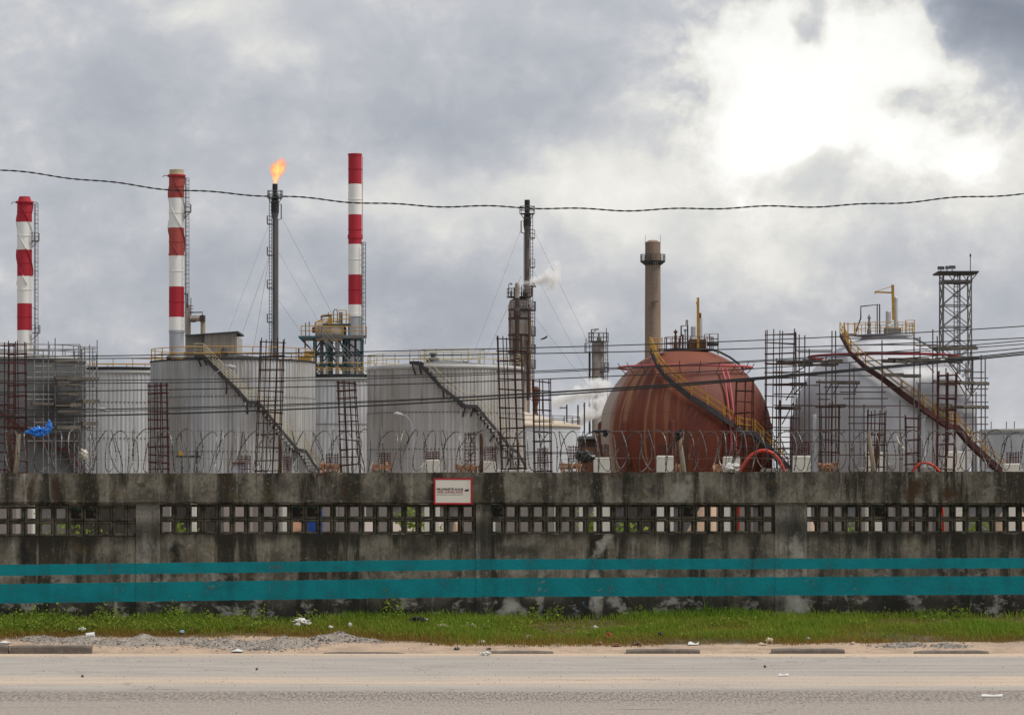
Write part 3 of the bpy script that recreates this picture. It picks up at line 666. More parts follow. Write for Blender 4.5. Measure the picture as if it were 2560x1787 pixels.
# --- tank behind it
t1, R1, c1, z1 = tank('ribbed grey tank with black roof edge and yellow rail, behind the scaffolded one', 300, 152, 926, 350, CLC, 96, (1005, 1095), M['yellow'], 1.15, 20, .5, M['blackcover'])
MB().lathe((c1[0], c1[1], z1), [(R1 + .12, .08), (R1 + .22, .10), (R1 + .22, .34), (R1 - .3, .40)], 72, cap=False).build('roof_edge_cover', M['blackcover'], t1)
# --- ribbed tank A with yellow rail and zigzag stair
ta, RA, ca, za = tank('largest ribbed grey tank with yellow roof rail and long dark stair', 582.5, 202.5, 897, 310, CLA, 134, (991, 1128), M['yellow'], 1.05, 30, .7, M['blackcover'], rim_m=M['blackcover'], rimh=.06)
wp = [(492, 893), (512, 893), (560, 944), (590, 972), (617, 1005), (642, 1006), (690, 1068), (735, 1124), (754, 1127), (775, 1160), (800, 1200)]
cen, outs = zip(*[surf(582.5, 310, RA, x, y, .55) for x, y in wp]); sa = stair(ta, list(cen), list(outs), .85, M['steel_dark'], M['steel_dark'], M['cream'], .24, 1.05, .27, (1,), .026, mids=(.25, .5, .75))
for (x, y, x2, y2) in ((494, 896, 503, 915), (508, 896, 517, 913), (566, 953, 566, 985), (618, 1010, 618, 1035), (650, 1015, 642, 1035), (745, 1130, 735, 1155)):
    a, oa = surf(582.5, 310, RA, x, y, .9); b, ob = surf(582.5, 310, RA, x2, y2, .05); MB().tube(a, b, .07, 5).build('stair_bracket', M['steel_dark'], ta)
# roof gear on tank A
def on_roof(c, R, zt, px, D, back=0):                    # point on a roof at photo column px
    return Vector(((px - CX) / F * D, c[1] - R * .3 + back, zt))
for px, w_, hh_, nm in ((540, .9, .8, 'roof_hatch'), (556, .5, 1.2, 'vent_cap'), (417, .35, .5, 'junction_box')):
    q = on_roof(ca, RA, za, px, 306); MB().lathe(q, [(w_ * .6, 0), (w_ * .6, hh_ * .6), (w_ * .9, hh_ * .62), (w_ * .3, hh_)], 12).build(nm, M['steel_dark'], ta)
a = on_roof(ca, RA, za, 500, 304, -2); MB().path([a + Vector((-1.5, 0, 0)), a + Vector((-1.5, 0, 1.2)), a + Vector((1.6, 0, 1.2)), a + Vector((1.6, 0, 0))], .04, 4).path([a + Vector((-1.5, 0, .6)), a + Vector((1.6, 0, .6))], .04, 4).build('stairhead_rail', M['yellow'], ta)
# --- tank behind, between A and B
tc, RC, cc_, zc_ = tank('pale ribbed tank half hidden between the two big ribbed tanks', 852, 155, 944, 365, CLC, 98, (1060,), M['yellow'], 1.5, 20, .5, M['blackcover'])
MB().lathe((cc_[0], cc_[1], zc_), [(RC + .12, .06), (RC + .2, .08), (RC + .2, .36), (RC - .3, .40)], 72, cap=False).build('roof_edge_cover', M['blackcover'], tc)
# --- ribbed tank B
tb, RB, cb, zb_ = tank('ribbed grey tank with pale railing and black stair, right of centre', 1113, 192, 912, 310, CLB, 128, (1030, 1122), M['cream'], 1.05, 28, .7, M['steel_grey'])
wp = [(1030, 907), (1050, 907), (1100, 965), (1160, 1015), (1187, 1016), (1210, 1046), (1240, 1083), (1270, 1124), (1283, 1128), (1302, 1165), (1310, 1200)]
cen, outs = zip(*[surf(1113, 310, RB, x, y, .55) for x, y in wp]); stair(tb, list(cen), list(outs), .85, M['steel_dark'], M['steel_dark'], M['cream'], .24, 1.05, .27, (1,), .022)
for (x, y, x2, y2) in ((1030, 908, 1039, 938), (1048, 908, 1053, 936), (1108, 975, 1110, 995), (1163, 1018, 1157, 1042), (1184, 1018, 1177, 1042), (1235, 1085, 1224, 1105), (1282, 1132, 1270, 1155)):
    a, oa = surf(1113, 310, RB, x, y, .9); b, ob = surf(1113, 310, RB, x2, y2, .05); MB().tube(a, b, .07, 5).build('stair_bracket', M['steel_dark'], tb)
q = on_roof(cb, RB, zb_, 1081, 306); MB().lathe(q, [(.55, 0), (.55, .75), (.62, .8), (.18, .85), (.18, 1.1), (.42, 1.15), (.1, 1.35)], 14).build('roof_vent', M['steel_grey'], tb)
q = on_roof(cb, RB, zb_, 1122, 306); MB().box(q.x - 1.4, q.x + 1.6, q.y, q.y + 1, q.z, q.z + .5).build('roof_pipework', M['steel_dark'], tb)
ring_rail(tb, (cb[0] + .6, cb[1] + 1.5), RB * .42, zb_ + .45, 1.2, M['cream'], 12, r=.03, name='gauge_platform_rail')
# --- low beige roofed tank, grey tank at right
td, RD, cd, zd = tank('low pale tank with beige cone roof, left of the red sphere', 1291, 157, 1060, 395, WTANK, 0, (1130,), M['steel_dark'], .95, 26, 1.75, BEIGE, rim_m=BEIGE)
te, RE, ce, ze = tank('pale grey tank at the right edge beyond the white sphere', 2585, 140, 1072, 430, WTANK, 0, (1083,), None, 1, 20, .3, M['steel_grey'])
for px in (2478, 2516, 2536): q = P(px, 1072, 428); MB().tube(q, q + Vector((0, 0, .9)), .05, 5).build('roof_rod', M['steel_dark'], te)

# ------------------------------------------------------------------ spheres
def m_redsphere():
    mt, g = newmat('red_primer_sphere'); co = g.new('ShaderNodeTexCoord').outputs['Object']; x, y, z = g.sep(co)
    az = g.math('ARCTAN2', x, g.math('MULTIPLY', y, -1)); el = g.math('DIVIDE', z, 8.)
    cv = g.comb(g.math('MULTIPLY', az, 9), g.math('MULTIPLY', el, .45), 0)
    st = g.noise(cv, 1, 4, .6); fi = g.noise(g.comb(g.math('MULTIPLY', az, 40), g.math('MULTIPLY', el, 1.2), 4), 1, 4, .6)
    bl = g.noise(g.vm('MULTIPLY', co, (.22, .22, .16)), 1, 6, .6)
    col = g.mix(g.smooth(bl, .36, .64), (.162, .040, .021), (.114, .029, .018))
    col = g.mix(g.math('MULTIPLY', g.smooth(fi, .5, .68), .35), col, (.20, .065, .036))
    col = g.mix(g.smooth(el, .55, .95, 0, .55), col, (.23, .080, .046))  # sunlit top put into the colour, lighter towards the crown
    left = g.smooth(az, .15, -.65)
    s = g.math('MULTIPLY', g.smooth(st, .50, .60), left); s = g.math('MULTIPLY', s, g.smooth(el, .93, .55))
    col = g.mix(g.math('MULTIPLY', s, .65), col, (.32, .175, .085))
    s2 = g.math('MULTIPLY', g.smooth(az, -1.02, -1.16), g.smooth(el, .8, .4)); col = g.mix(g.math('MULTIPLY', s2, .75), col, (.42, .36, .30))
    sm = g.math('MAXIMUM', g.smooth(g.math('ABSOLUTE', g.math('SUBTRACT', g.math('FRACT', g.math('MULTIPLY', az, 2.55)), .5)), .012, .004), g.smooth(g.math('ABSOLUTE', g.math('SUBTRACT', g.math('FRACT', g.math('MULTIPLY', z, .27)), .5)), .014, .005)); col = g.mix(g.math('MULTIPLY', sm, .35), col, (.07, .025, .018))
    bsdf(g, col, .62, bump=g.noise(co, 3, 4), bs=.08, bd=.05, spec=.3); return mt
def m_whitesphere():
    mt, g = newmat('white_sphere_paint'); co = g.new('ShaderNodeTexCoord').outputs['Object']; x, y, z = g.sep(co)
    n = g.noise(g.vm('MULTIPLY', co, (.35, .35, .10)), 1, 6, .6); n2 = g.noise(g.vm('MULTIPLY', co, (1.1, 1.1, .08)), 1, 4, .6)
    col = g.mix(g.smooth(n, .38, .66), (.56, .57, .605), (.46, .47, .505)); col = g.mix(g.math('MULTIPLY', g.smooth(n2, .5, .7), .4), col, (.41, .415, .44))
    seam = g.smooth(g.math('ABSOLUTE', g.math('SUBTRACT', g.math('FRACT', g.math('MULTIPLY', z, .42)), .5)), .012, .0)
    col = g.mix(g.math('MULTIPLY', seam, .5), col, (.36, .36, .37))
    bsdf(g, col, g.math('MULTIPLY_ADD', n, .14, .40), bump=g.math('MULTIPLY', seam, -1), bs=.4, bd=.03, spec=.5); return mt
def spt(cx, cy, R, D, x, y, off):
    C = P(cx, cy, D); Y = D - R
    for _ in range(5):
        q = P(x, y, Y); rr = (R + off) ** 2 - (q.x - C.x) ** 2 - (q.z - C.z) ** 2; Y = D - math.sqrt(max(rr, 0))
    return P(x, y, Y)
def sphere_tank(label, cx, cy, r, D, mat, legm, legoff, cap):
    R = m(r, D); C = P(cx, cy, D); t = thing('sphere_tank', label, 'sphere tank', (C.x, C.y, GZ), 'gas spheres')
    n = 56; prof = [(max(.02, R * math.cos(-math.pi / 2 + math.pi * i / n)), R * math.sin(-math.pi / 2 + math.pi * i / n)) for i in range(n + 1)]
    sm = MB().lathe((0, 0, 0), prof, 96); me = bpy.data.meshes.new('shell'); me.from_pydata(sm.v, [], sm.f); me.materials.append(mat)
    me.polygons.foreach_set('use_smooth', [True] * len(me.polygons)); o = child(me, 'shell', t, (0, 0, C.z - GZ)); o['_base'] = tuple(C)
    for k in range(10):
        a = legoff + 2 * math.pi * k / 10; X, Y = C.x + (R - .1) * math.cos(a), C.y + (R - .1) * math.sin(a)
        l = MB().lathe((X, Y, 0), [(.31, GZ - .1), (.31, C.z + .9), (.22, C.z + 1.1), (.02, C.z + 1.2)], 14).build('support_leg', legm, t, smooth=True)
        MB().box(X - .55, X + .55, Y - .55, Y + .55, GZ - .1, GZ + .5).build('footing', M['white'], l)
    return t, R, C
RS, WS = m_redsphere(), m_whitesphere()
DS = 320
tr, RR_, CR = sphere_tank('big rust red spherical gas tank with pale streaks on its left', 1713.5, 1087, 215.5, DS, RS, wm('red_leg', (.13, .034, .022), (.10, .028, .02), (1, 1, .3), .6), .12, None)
tw, RW_, CW = sphere_tank('big white spherical gas tank ringed by scaffolding', 2211, 1071, 231, DS, WS, WS, .0, None)
def deck(t, C, R, x0, x1, y, mat, railm, D=DS, thick=.14):
    q0, q1 = P(x0, y, D), P(x1, y, D); c = ((q0.x + q1.x) / 2, D); rr = (q1.x - q0.x) / 2
    d = MB().lathe((c[0], c[1], q0.z), [(rr, -thick), (rr, 0)], 40).build('top_deck', mat, t)
    ring_rail(d, c, rr - .05, q0.z, 1.05, railm, 16, r=.03, mids=(.5,))
    return c, rr, q0.z
# --- red sphere fittings
c, rr, zz = deck(tr, CR, RR_, 1660, 1785, 873, M['steel_dark'], M['rust'])
wp = [(1627, 875), (1633, 890), (1644, 915), (1663, 941), (1691, 965), (1728, 994), (1768, 1018), (1810, 1047), (1846, 1074), (1864, 1080), (1884, 1082), (1905, 1105), (1930, 1131), (1952, 1152), (1975, 1180)]
def sphere_stair(t, C, cx, cy, R, wp, ms, mt_, mr):
    cen = [spt(cx, cy, R, DS, x, y, .75) for x, y in wp]; 
    for i in range(len(cen)):                             # the last flight leaves the shell
        if wp[i][0] > cx + .76 * R * F / DS: cen[i] = P(wp[i][0], wp[i][1], min(cen[i].y, cen[max(0, i - 1)].y + .2))
    outs = []
    for p in cen:
        o = Vector((p.x - C.x, p.y - C.y, 0)); outs.append(Vector((o.x * .35, -abs(o.y) - 2.5, 0)).normalized())
    return stair(t, cen, outs, .9, ms, mt_, mr, .22, 1.05, .44, (1, -1), .046)
sphere_stair(tr, CR, 1713.5, 1087, RR_, wp, M['steel_dark'], M['steel_dark'], M['yellow'])
a, b = P(1627, 874, DS - RR_ * .3), P(1664, 873, DS - 2)
MB().bar(a, b, 1.0, .10, (0, 0, 1)).build('stairhead_walkway', M['steel_dark'], tr)
g1 = MB()
for q in (P(1625, 880, 316), P(1645, 880, 316), P(1655, 878, 317)): g1.tube(q, q + Vector((0, 0, 1.25)), .05, 5)
g1.path([P(1625, 846, 316), P(1645, 847, 316), P(1655, 848, 317)], .035, 4).path([P(1625, 862, 316), P(1655, 863, 317)], .03, 4).build('stairhead_rail', M['yellow'], tr)
def pipe_ring(t, C, cx, cy, R, x0, x1, yf, mat, D=DS, rad=.11):
    zf = CH + (HY - yf) / F * (D - R * .8); rr = m((x1 - x0) / 2, D); xc = ((x0 + x1) / 2 - CX) / F * D
    return MB().path([(xc + rr * math.cos(2 * math.pi * i / 72), D + rr * math.sin(2 * math.pi * i / 72), zf) for i in range(72)], rad, 8, closed=True).build('spray_pipe', mat, t, smooth=True), zf, rr, xc
sp, zf, rr2, xc2 = pipe_ring(tr, CR, 1713.5, 1087, RR_, 1546, 1880, 912, M['pinkpipe'])
for k in range(10):
    a_ = -2.9 + 2.7 * k / 9; p_ = Vector((xc2 + rr2 * math.cos(a_), DS + rr2 * math.sin(a_), zf)); d_ = Vector((math.cos(a_), math.sin(a_), 0))
    pr = math.sqrt(max(.1, RR_ ** 2 - (zf - CR.z) ** 2)); MB().path([p_ + Vector((0, 0, .35)) + d_ * .25, p_ - Vector((0, 0, .12)), Vector((CR.x, CR.y, 0)) + d_ * (pr + .25) + Vector((0, 0, zf - 1.1))], .035, 4).build('pipe_bracket', M['steel_dark'], tr)
for xs_ in ((1805, 922, 1812, 945, 1826, 1058), (1816, 922, 1823, 945, 1837, 1052)):
    pts = [spt(1713.5, 1087, RR_, DS, xs_[i], xs_[i + 1], .5) for i in (0, 2, 4)]; pts.append(P(xs_[4] + 3, 1100, pts[-1].y - .1)); pts.append(P(xs_[4] + 3, 1190, pts[-1].y))
    MB().path(pts, .10, 8).build('down_pipe', M['pinkpipe'], tr, smooth=True)
MB().path([spt(1713.5, 1087, RR_, DS, x, y, .5) for x, y in ((1785, 876), (1800, 880), (1825, 893), (1845, 908), (1858, 922))], .10, 6).build('conduit', M['steel_dark'], tr)
def fitting(t, px, y0, prof, mat, D=DS, n=12, nm='valve'):      # lathe profile in px: (half width, y)
    q = P(px, y0, D); return MB().lathe((q.x, D, 0), [(m(w_, D), CH + (HY - y_) / F * D) for w_, y_ in prof], n).build(nm, mat, t, smooth=False)
fitting(tr, 1689, 870, [(6, 872), (5, 858), (3, 850), (4, 845), (3, 838), (2, 834), (5, 831), (5, 828), (2, 826), (1, 823)], M['rust'])
fitting(tr, 1707, 870, [(2.5, 872), (2.5, 836)], M['rust'], nm='pipe'); fitting(tr, 1713, 870, [(1.5, 872), (1.2, 828), (5, 826), (1, 823)], M['teal'], nm='valve')
fitting(tr, 1733, 870, [(6, 872), (7, 845), (6, 843), (6, 817), (5, 816)], M['silver'], nm='vent_stack')
fitting(tr, 1750, 870, [(7, 872), (6.8, 842), (6.5, 842), (6, 796)], M['silver'], nm='vent_stack'); fitting(tr, 1749, 870, [(4.6, 797), (4.4, 784), (3, 782)], M['rust'], nm='stack_tip')
MB().box(*[v for a_ in (P(1722, 0, DS).x, P(1764, 0, DS).x) for v in (a_,)], DS - 1, DS + 1, P(0, 872, DS).z, P(0, 850, DS).z).build('valve_manifold', M['rust'], tr)
q = P(1745, 0, DS); MB().bar(P(1745, 872, DS - 1), P(1745, 744, DS - 1), .20, .22).bar(P(1745, 763, DS - 1), P(1741, 757, DS - 2.5), .08).tube(P(1745, 746, DS - 1), P(1741, 756, DS - 2.4), .03).build('davit_crane', M['yellow'], tr)
MB().path([P(1698, 872, DS), P(1700, 842, DS), P(1703, 838, DS), P(1703, 815, DS), P(1719, 814, DS), P(1719, 872, DS)], .08, 6).path([P(1715, 814, DS), P(1715.5, 800, DS), P(1719, 800, DS), P(1719, 814, DS)], .05, 5).build('gooseneck_pipe', M['columndark'], tr)
MB().path([P(1761, 870, DS - 1), P(1761, 836, DS - 1), P(1775, 836, DS - 1)], .04, 4).path([P(1774, 872, DS - 1), P(1774, 835, DS - 1), P(1795, 834, DS - 1), P(1795, 885, DS - 1)], .05, 4).path([P(1774, 848, DS - 1), P(1795, 847, DS - 1)], .04, 4).build('cage_rail', M['rust'], tr)
MB().box(P(1768, 0, DS).x, P(1795, 0, DS).x, DS - 1.2, DS + .8, P(0, 864, DS).z, P(0, 858, DS).z).build('side_platform', M['steel_dark'], tr)
# --- white sphere fittings
c, rr, zz = deck(tw, CW, RW_, 2136, 2284, 838, M['silver'], M['yellow'], thick=.10)
MB().lathe((CW.x, CW.y, 0), [(m(52, DS), CW.z + RW_ - 1.0), (m(58, DS), zz - .1)], 40, cap=False).build('deck_skirt', WS, tw)
wp = [(2105, 838), (2112, 856), (2127, 884), (2164, 919), (2206, 946), (2254, 983), (2310, 1024), (2363, 1061), (2376, 1066), (2390, 1067), (2423, 1106), (2464, 1145), (2503, 1180), (2520, 1196)]
sphere_stair(tw, CW, 2211, 1071, RW_, wp, M['stairred'], M['stairred'], M['yellow'])
MB().bar(P(2106, 836, DS - RW_ * .25), P(2140, 836, DS - 2), 1.0, .1, (0, 0, 1)).build('stairhead_walkway', M['stairred'], tw)
g1 = MB()
for q in (P(2111, 842, 316), P(2136, 842, 316), P(2120, 842, 317)): g1.tube(q, q + Vector((0, 0, 1.3)), .05, 5)
g1.path([P(2111, 810, 316), P(2136, 810, 316)], .035, 4).build('stairhead_rail', M['yellow'], tw)
pipe_ring(tw, CW, 2211, 1071, RW_, 2022, 2398, 884, M['redpipe'], rad=.12)
fitting(tw, 2173, 836, [(6, 838), (5, 825), (3, 818), (5, 810), (3, 804), (2, 798), (5, 795), (2, 790), (1, 786)], M['steel_grey'])
fitting(tw, 2221, 836, [(7, 838), (8, 814), (7, 812), (7, 780), (6, 778)], M['silver'], nm='vent_stack')
fitting(tw, 2240, 836, [(6, 838), (5.5, 800), (4.8, 800), (4.6, 745), (3, 742)], M['silver'], nm='vent_stack')
MB().box(P(2212, 0, DS).x, P(2250, 0, DS).x, DS - 1, DS + 1, P(0, 838, DS).z, P(0, 820, DS).z).build('valve_manifold', M['steel_grey'], tw)
MB().bar(P(2234, 800, DS - 1.2), P(2231.5, 712, DS - 1.2), .23, .23).bar(P(2233, 732, DS - 1.2), P(2188, 730, DS - 1.2), .16, .14).tube(P(2232, 715, DS - 1.2), P(2189, 729, DS - 1.2), .03).bar(P(2188, 728, DS - 1.2), P(2188, 734, DS - 1.2), .1).build('davit_crane', M['yellow'], tw)
MB().path([P(2140, 830, DS), P(2148, 806, DS), P(2152, 795, DS), P(2152, 766, DS), P(2199, 761, DS), P(2199, 836, DS)], .07, 6).path([P(2193, 762, DS), P(2193, 836, DS)], .05, 4).build('gooseneck_pipe', M['steel_dark'], tw)
MB().path([P(2264, 838, DS - 1), P(2264, 801, DS - 1), P(2286, 800, DS - 1), P(2286, 840, DS - 1)], .05, 4).path([P(2264, 815, DS - 1), P(2286, 814, DS - 1)], .04, 4).build('cage_rail', M['yellow'], tw)
MB().path([spt(2211, 1071, RW_, DS, x, y, .4) for x, y in ((2285, 845), (2310, 858), (2345, 880), (2375, 905), (2400, 935))], .09, 5).build('conduit', M['steel_grey'], tw)

# ------------------------------------------------------------------ scaffolds
def scaffold(label, ups, leds, plats, depth, braces=(), base=None, tubem=None, r=.045, ybot=1215):
    tubem = tubem or M['galv']; b = P(ups[0][0], HY, depth(ups[0][0])); t = thing('scaffold', label, 'scaffold', (b.x, b.y, GZ), 'scaffolds round the tanks')
    for u in ups:
        x, yt = u[0], u[1]; D = depth(x) - (u[2] if len(u) > 2 else 0); a = P(x, yt, D); MB().tube(a, (a.x, a.y, GZ - .05), r, 5).build('standard', tubem, t)
    for x0, x1, y, *e in leds:
        off = e[0] if e else 0; n = max(1, int((x1 - x0) / 40)); pts = [P(x0 + (x1 - x0) * i / n, y + (e[1] if len(e) > 1 else 0) * i / n, depth(x0 + (x1 - x0) * i / n) - off) for i in range(n + 1)]
        MB().path(pts, r * .9, 5).build('ledger', tubem, t)
    for x0, x1, y, *e in plats:
        n = max(1, int((x1 - x0) / 30))
        for i in range(n):
            xa, xb = x0 + (x1 - x0) * i / n, x0 + (x1 - x0) * (i + 1) / n - 1.5; yy = y + RN.uniform(-1.2, 1.2) + (e[0] if e else 0) * i / n
            for k in range(3):
                off = -.5 + .42 * k; A, B = P(xa + RN.uniform(-6, 3), yy, depth(xa) - off), P(xb + RN.uniform(-3, 6), yy + RN.uniform(-1, 1), depth(xb) - off)
                MB().bar(A, B, .36, RN.choice((.12, .2, .3)), (0, 0, 1)).build('board', M['board'], t)
    for x0, y0, x1, y1 in braces: MB().tube(P(x0, y0, depth(x0) - .2), P(x1, y1, depth(x1) - .2), r * .9, 5).build('brace', tubem, t)
    return t
def dsph(x):
    X = (x - CX) / F * DS; dx = X - CW.x; return DS - math.sqrt(max((RW_ + 1.3) ** 2 - dx * dx, 1.0))
ups = [(1941, 895), (1950, 1000, -.8), (1990, 832), (1998, 836, -1.0), (2012, 838), (2023, 872, -1), (2049, 950), (2065, 890), (2080, 827), (2089, 827, -.8), (2124, 905), (2135, 918), (2205, 850), (2285, 835), (2300, 842, -1), (2332, 823), (2343, 840, -1),
       (2296, 960), (2415, 905), (2432, 900), (2440, 980, -1), (2453, 887), (2463, 896, -.6), (2160, 1010), (2250, 1000), (2365, 920)]
leds = [(1935, 2010, 930), (1935, 2050, 963), (1935, 2030, 1013), (1935, 2000, 1045), (1935, 1990, 945, -.8), (1935, 2000, 985, -.5), (1935, 1990, 1075), (1935, 1990, 1105), (1935, 1990, 1135), (1990, 2080, 876), (1995, 2078, 880, -1),
        (2040, 2140, 985), (2100, 2215, 980), (2108, 2220, 996), (2045, 2075, 998), (1995, 2290, 1014), (2120, 2215, 1018, .3), (2045, 2100, 1042), (2120, 2260, 1042), (2120, 2215, 1058), (1990, 2290, 1075), (1990, 2250, 1104), (2045, 2300, 1137), (2010, 2180, 939),
        (2120, 2300, 846), (2160, 2345, 862, -.8), (2290, 2440, 864), (2160, 2300, 880, .4), (2290, 2466, 958), (2285, 2466, 988), (2284, 2468, 1020), (2300, 2470, 1043), (2410, 2470, 1060), (2415, 2470, 1104), (2410, 2460, 930), (2415, 2470, 945), (2415, 2470, 972), (2415, 2470, 1005), (2420, 2472, 1082), (2420, 2472, 1125), (2060, 2270, 968), (2205, 2300, 905)]
plats = [(1975, 2105, 903), (2000, 2090, 912), (1945, 2010, 961), (2045, 2145, 955), (1945, 1995, 1019), (2045, 2110, 1016), (2215, 2300, 938, 4), (2225, 2350, 898, 2), (2340, 2440, 894), (2335, 2465, 953, 6), (2345, 2465, 1012, 8), (2340, 2440, 871), (1950, 2000, 905), (2205, 2400, 903)]
br = [(1965, 1000, 1990, 960), (1985, 985, 2015, 955), (2065, 985, 2080, 955), (2083, 985, 2100, 955), (2135, 985, 2145, 955), (1990, 930, 2030, 905), (2370, 905, 2430, 990), (2395, 955, 2412, 985), (2410, 1010, 2450, 960), (1955, 1060, 1985, 1005), (2310, 905, 2335, 930)]
scaffold('tube scaffolding with plank decks wrapped round the white sphere', ups, leds, plats, dsph, br, tubem=M['tube'], r=.058)
def d0(x):
    X = (x - CX) / F * 300; dx = X - c0[0]; return 300 - math.sqrt(max((R0 + 1.3) ** 2 - dx * dx, 1.))
ups = [(66, 870), (86, 868), (108, 876), (121, 853), (138, 845), (140, 905, -.9), (186, 880), (196, 865), (200, 862, -1), (205, 872), (212, 866, -1), (224, 862), (232, 868, -1), (243, 850), (241, 885, -1.2)]
leds = [(70, 200, 861), (70, 240, 873), (60, 245, 890), (86, 240, 915), (86, 240, 930), (60, 240, 943), (86, 200, 958), (60, 240, 986), (60, 200, 998), (86, 240, 1030), (86, 200, 1056), (60, 240, 1069), (210, 243, 868), (210, 243, 880), (200, 243, 900), (210, 243, 950), (210, 243, 966), (205, 243, 1000), (210, 243, 1021), (210, 243, 1048), (210, 243, 1075), (210, 243, 1100), (210, 243, 1126), (60, 200, 1102), (210, 243, 1155)]
plats = [(140, 192, 903), (140, 200, 945), (140, 200, 959), (80, 136, 1008), (140, 200, 1013), (140, 202, 1027), (140, 202, 1068), (200, 242, 948), (200, 240, 1003), (200, 240, 1057), (140, 200, 985)]
br = [(212, 960, 240, 925), (212, 1000, 240, 962), (240, 1000, 214, 1040), (212, 1080, 240, 1045), (240, 1090, 214, 1125), (212, 1165, 240, 1130), (212, 925, 238, 890)]
scaffold('tube scaffolding with plank decks round the dark tank at the left edge', ups, leds, plats, d0, br)
# ------------------------------------------------------------------ chimneys
def chimney(label, cx, hw, D, bands, ladder_x=None, ladder_y=(0, 0), strakes=None, plats=(), flanges=(), mats=None, bottom=1330):
    b = P(cx, HY, D); t = thing('chimney', label, 'chimney', (b.x, D, GZ), 'chimneys of the works')
    R = m(hw, D); Z = lambda y: CH + (HY - y) / F * D
    for y0, y1, mn, *k in bands:
        k0 = k[0] if k else 1; k1 = k[1] if len(k) > 1 else k0
        s = MB().lathe((b.x, D, 0), [(R * k1 + .004, Z(y1)), (R * k0 + .004, Z(y0))], 32, cap=False).build('shaft_section', M[mn], t, smooth=False)
        for p in s.data.polygons: p.use_smooth = len(p.vertices) == 4
        if abs(y1 - y0) > 40 and mn != 'tanstack':
            MB().lathe((b.x, D, (Z(y0) + Z(y1)) / 2), [(R * k0 + .01, -.06), (R * k0 + .06, -.05), (R * k0 + .06, .05), (R * k0 + .01, .06)], 32, cap=False).build('joint_band', M[mn], s)
    y0, mn0 = bands[0][0], bands[0][2]; kk = bands[0][3] if len(bands[0]) > 3 else 1
    MB().lathe((b.x, D, Z(y0)), [(R * kk, -.25), (R * kk + .03, 0), (R * kk - .22, .01), (R * kk - .24, -1.5), (.05, -1.6)], 32, cap=False).build('top_rim', M[mn0], t)
    if strakes:
        ya, yb, cut = strakes
        for k in range(3):
            last = None
            def mn_at(y):
                for y0, y1, mn, *_ in bands:
                    if y0 <= y <= y1: return mn
                return bands[0][2]
            segs = {}
            n = 90; run = []; 
            for i in range(n + 1):
                y = ya + (yb - ya) * i / n; a = 2 * math.pi * (k / 3 + (y - ya) / cut); mn = mn_at(y)
                if run and run[-1][2] != mn:
                    segs.setdefault(len(segs), run); run = [run[-1][:2] + (mn,)]
                run.append((a, Z(y), mn))
            segs.setdefault(len(segs), run)
            for rn in segs.values():
                q = MB(); v = []
                for a, z, _ in rn:
                    for rr_, da in ((R * .98, -.07), (R * 1.17, 0), (R * .98, .07)): v.append((b.x + rr_ * math.cos(a + da), D + rr_ * math.sin(a + da), z))
                fs = []
                for i in range(len(rn) - 1):
                    for j in range(2): fs.append((i * 3 + j, i * 3 + j + 1, (i + 1) * 3 + j + 1, (i + 1) * 3 + j))
                q.add(v, fs).build('strake', M[rn[0][2]], t, smooth=True)
    for y, w in flanges: MB().lathe((b.x, D, Z(y)), [(R * w, -.18), (R * w, .18)], 32).build('flange_ring', M['greypaint'] if not mats else M[mats], t)
    if ladder_x: 
        a = P(ladder_x, ladder_y[1], D); c = P(ladder_x, ladder_y[0], D); ladder(t, (a.x, D - .3, a.z), (c.x, D - .3, c.z), .45, M['steel_grey'], .045, .6, True)
        l2 = MB()
        for i in range(9):
            z = a.z + (c.z - a.z) * i / 8; l2.tube((b.x + R * .9, D - .3, z), (a.x, D - .3, z), .035, 4)
        l2.build('ladder_ties', M['steel_grey'], t)
    for x0, x1, y in plats:
        A, B = P(x0, y, D), P(x1, y, D); d_ = MB().box(A.x, B.x, D - .9, D + .6, A.z - .1, A.z).build('platform', M['steel_grey'], t)
        rail_line(d_, [Vector((A.x, D - .9, A.z)), Vector((B.x, D - .9, A.z)), Vector((B.x, D + .6, A.z))], 1.05, M['steel_grey'], .035, .6)
        MB().tube((B.x, D - .3, A.z), (b.x + R, D - .3, A.z - 1.0), .05, 4).build('platform_strut', M['steel_grey'], d_)
    return t, R, Z, b
t, R, Z, b = chimney('leftmost red and white chimney with spiral fins and a tapered red tip', 61.5, 18.5, 500, [(492, 505, 'redpaint', .72, .95), (505, 556, 'redpaint'), (556, 625, 'whitepaint'), (625, 691, 'redpaint'), (691, 759, 'whitepaint'), (759, 826, 'redpaint'), (826, 1200, 'whitepaint')],
        92, (512, 1200), (507, 712, 250), ((80, 97, 602), (82, 99, 832)), ())
MB().lathe((b.x, 500, Z(506)), [(R * 1.22, -.12), (R * 1.25, 0), (R * 1.22, .12)], 28).build('top_ring', M['redpaint'], t)
for s in (-1, 1): MB().path([(b.x + s * R * 1.2, 500, Z(506)), (b.x + s * (R * 1.2 + .5), 500, Z(506)), (b.x + s * (R * 1.2 + .6), 500, Z(511))], .05, 4).build('obstruction_lamp_arm', M['steel_dark'], t)
t, R, Z, b = chimney('tall red and white chimney with spiral fins and yellow cap above the largest ribbed tank', 441.5, 19, 500, [(425, 438, 'cream', .94), (438, 496, 'fadedred'), (496, 570, 'whitepaint'), (570, 640, 'fadedred'), (640, 717, 'whitepaint'), (717, 793, 'redpaint'), (793, 830, 'whitepaint'), (830, 1200, 'greypaint', .97)],
        469, (447, 830), (440, 638, 250), ((461, 477, 530),), ((829, 1.03),))
MB().lathe((b.x, 500, Z(440)), [(R * 1.18, -.15), (R * 1.22, 0), (R * 1.18, .15)], 28).build('top_ring', M['redpaint'], t)
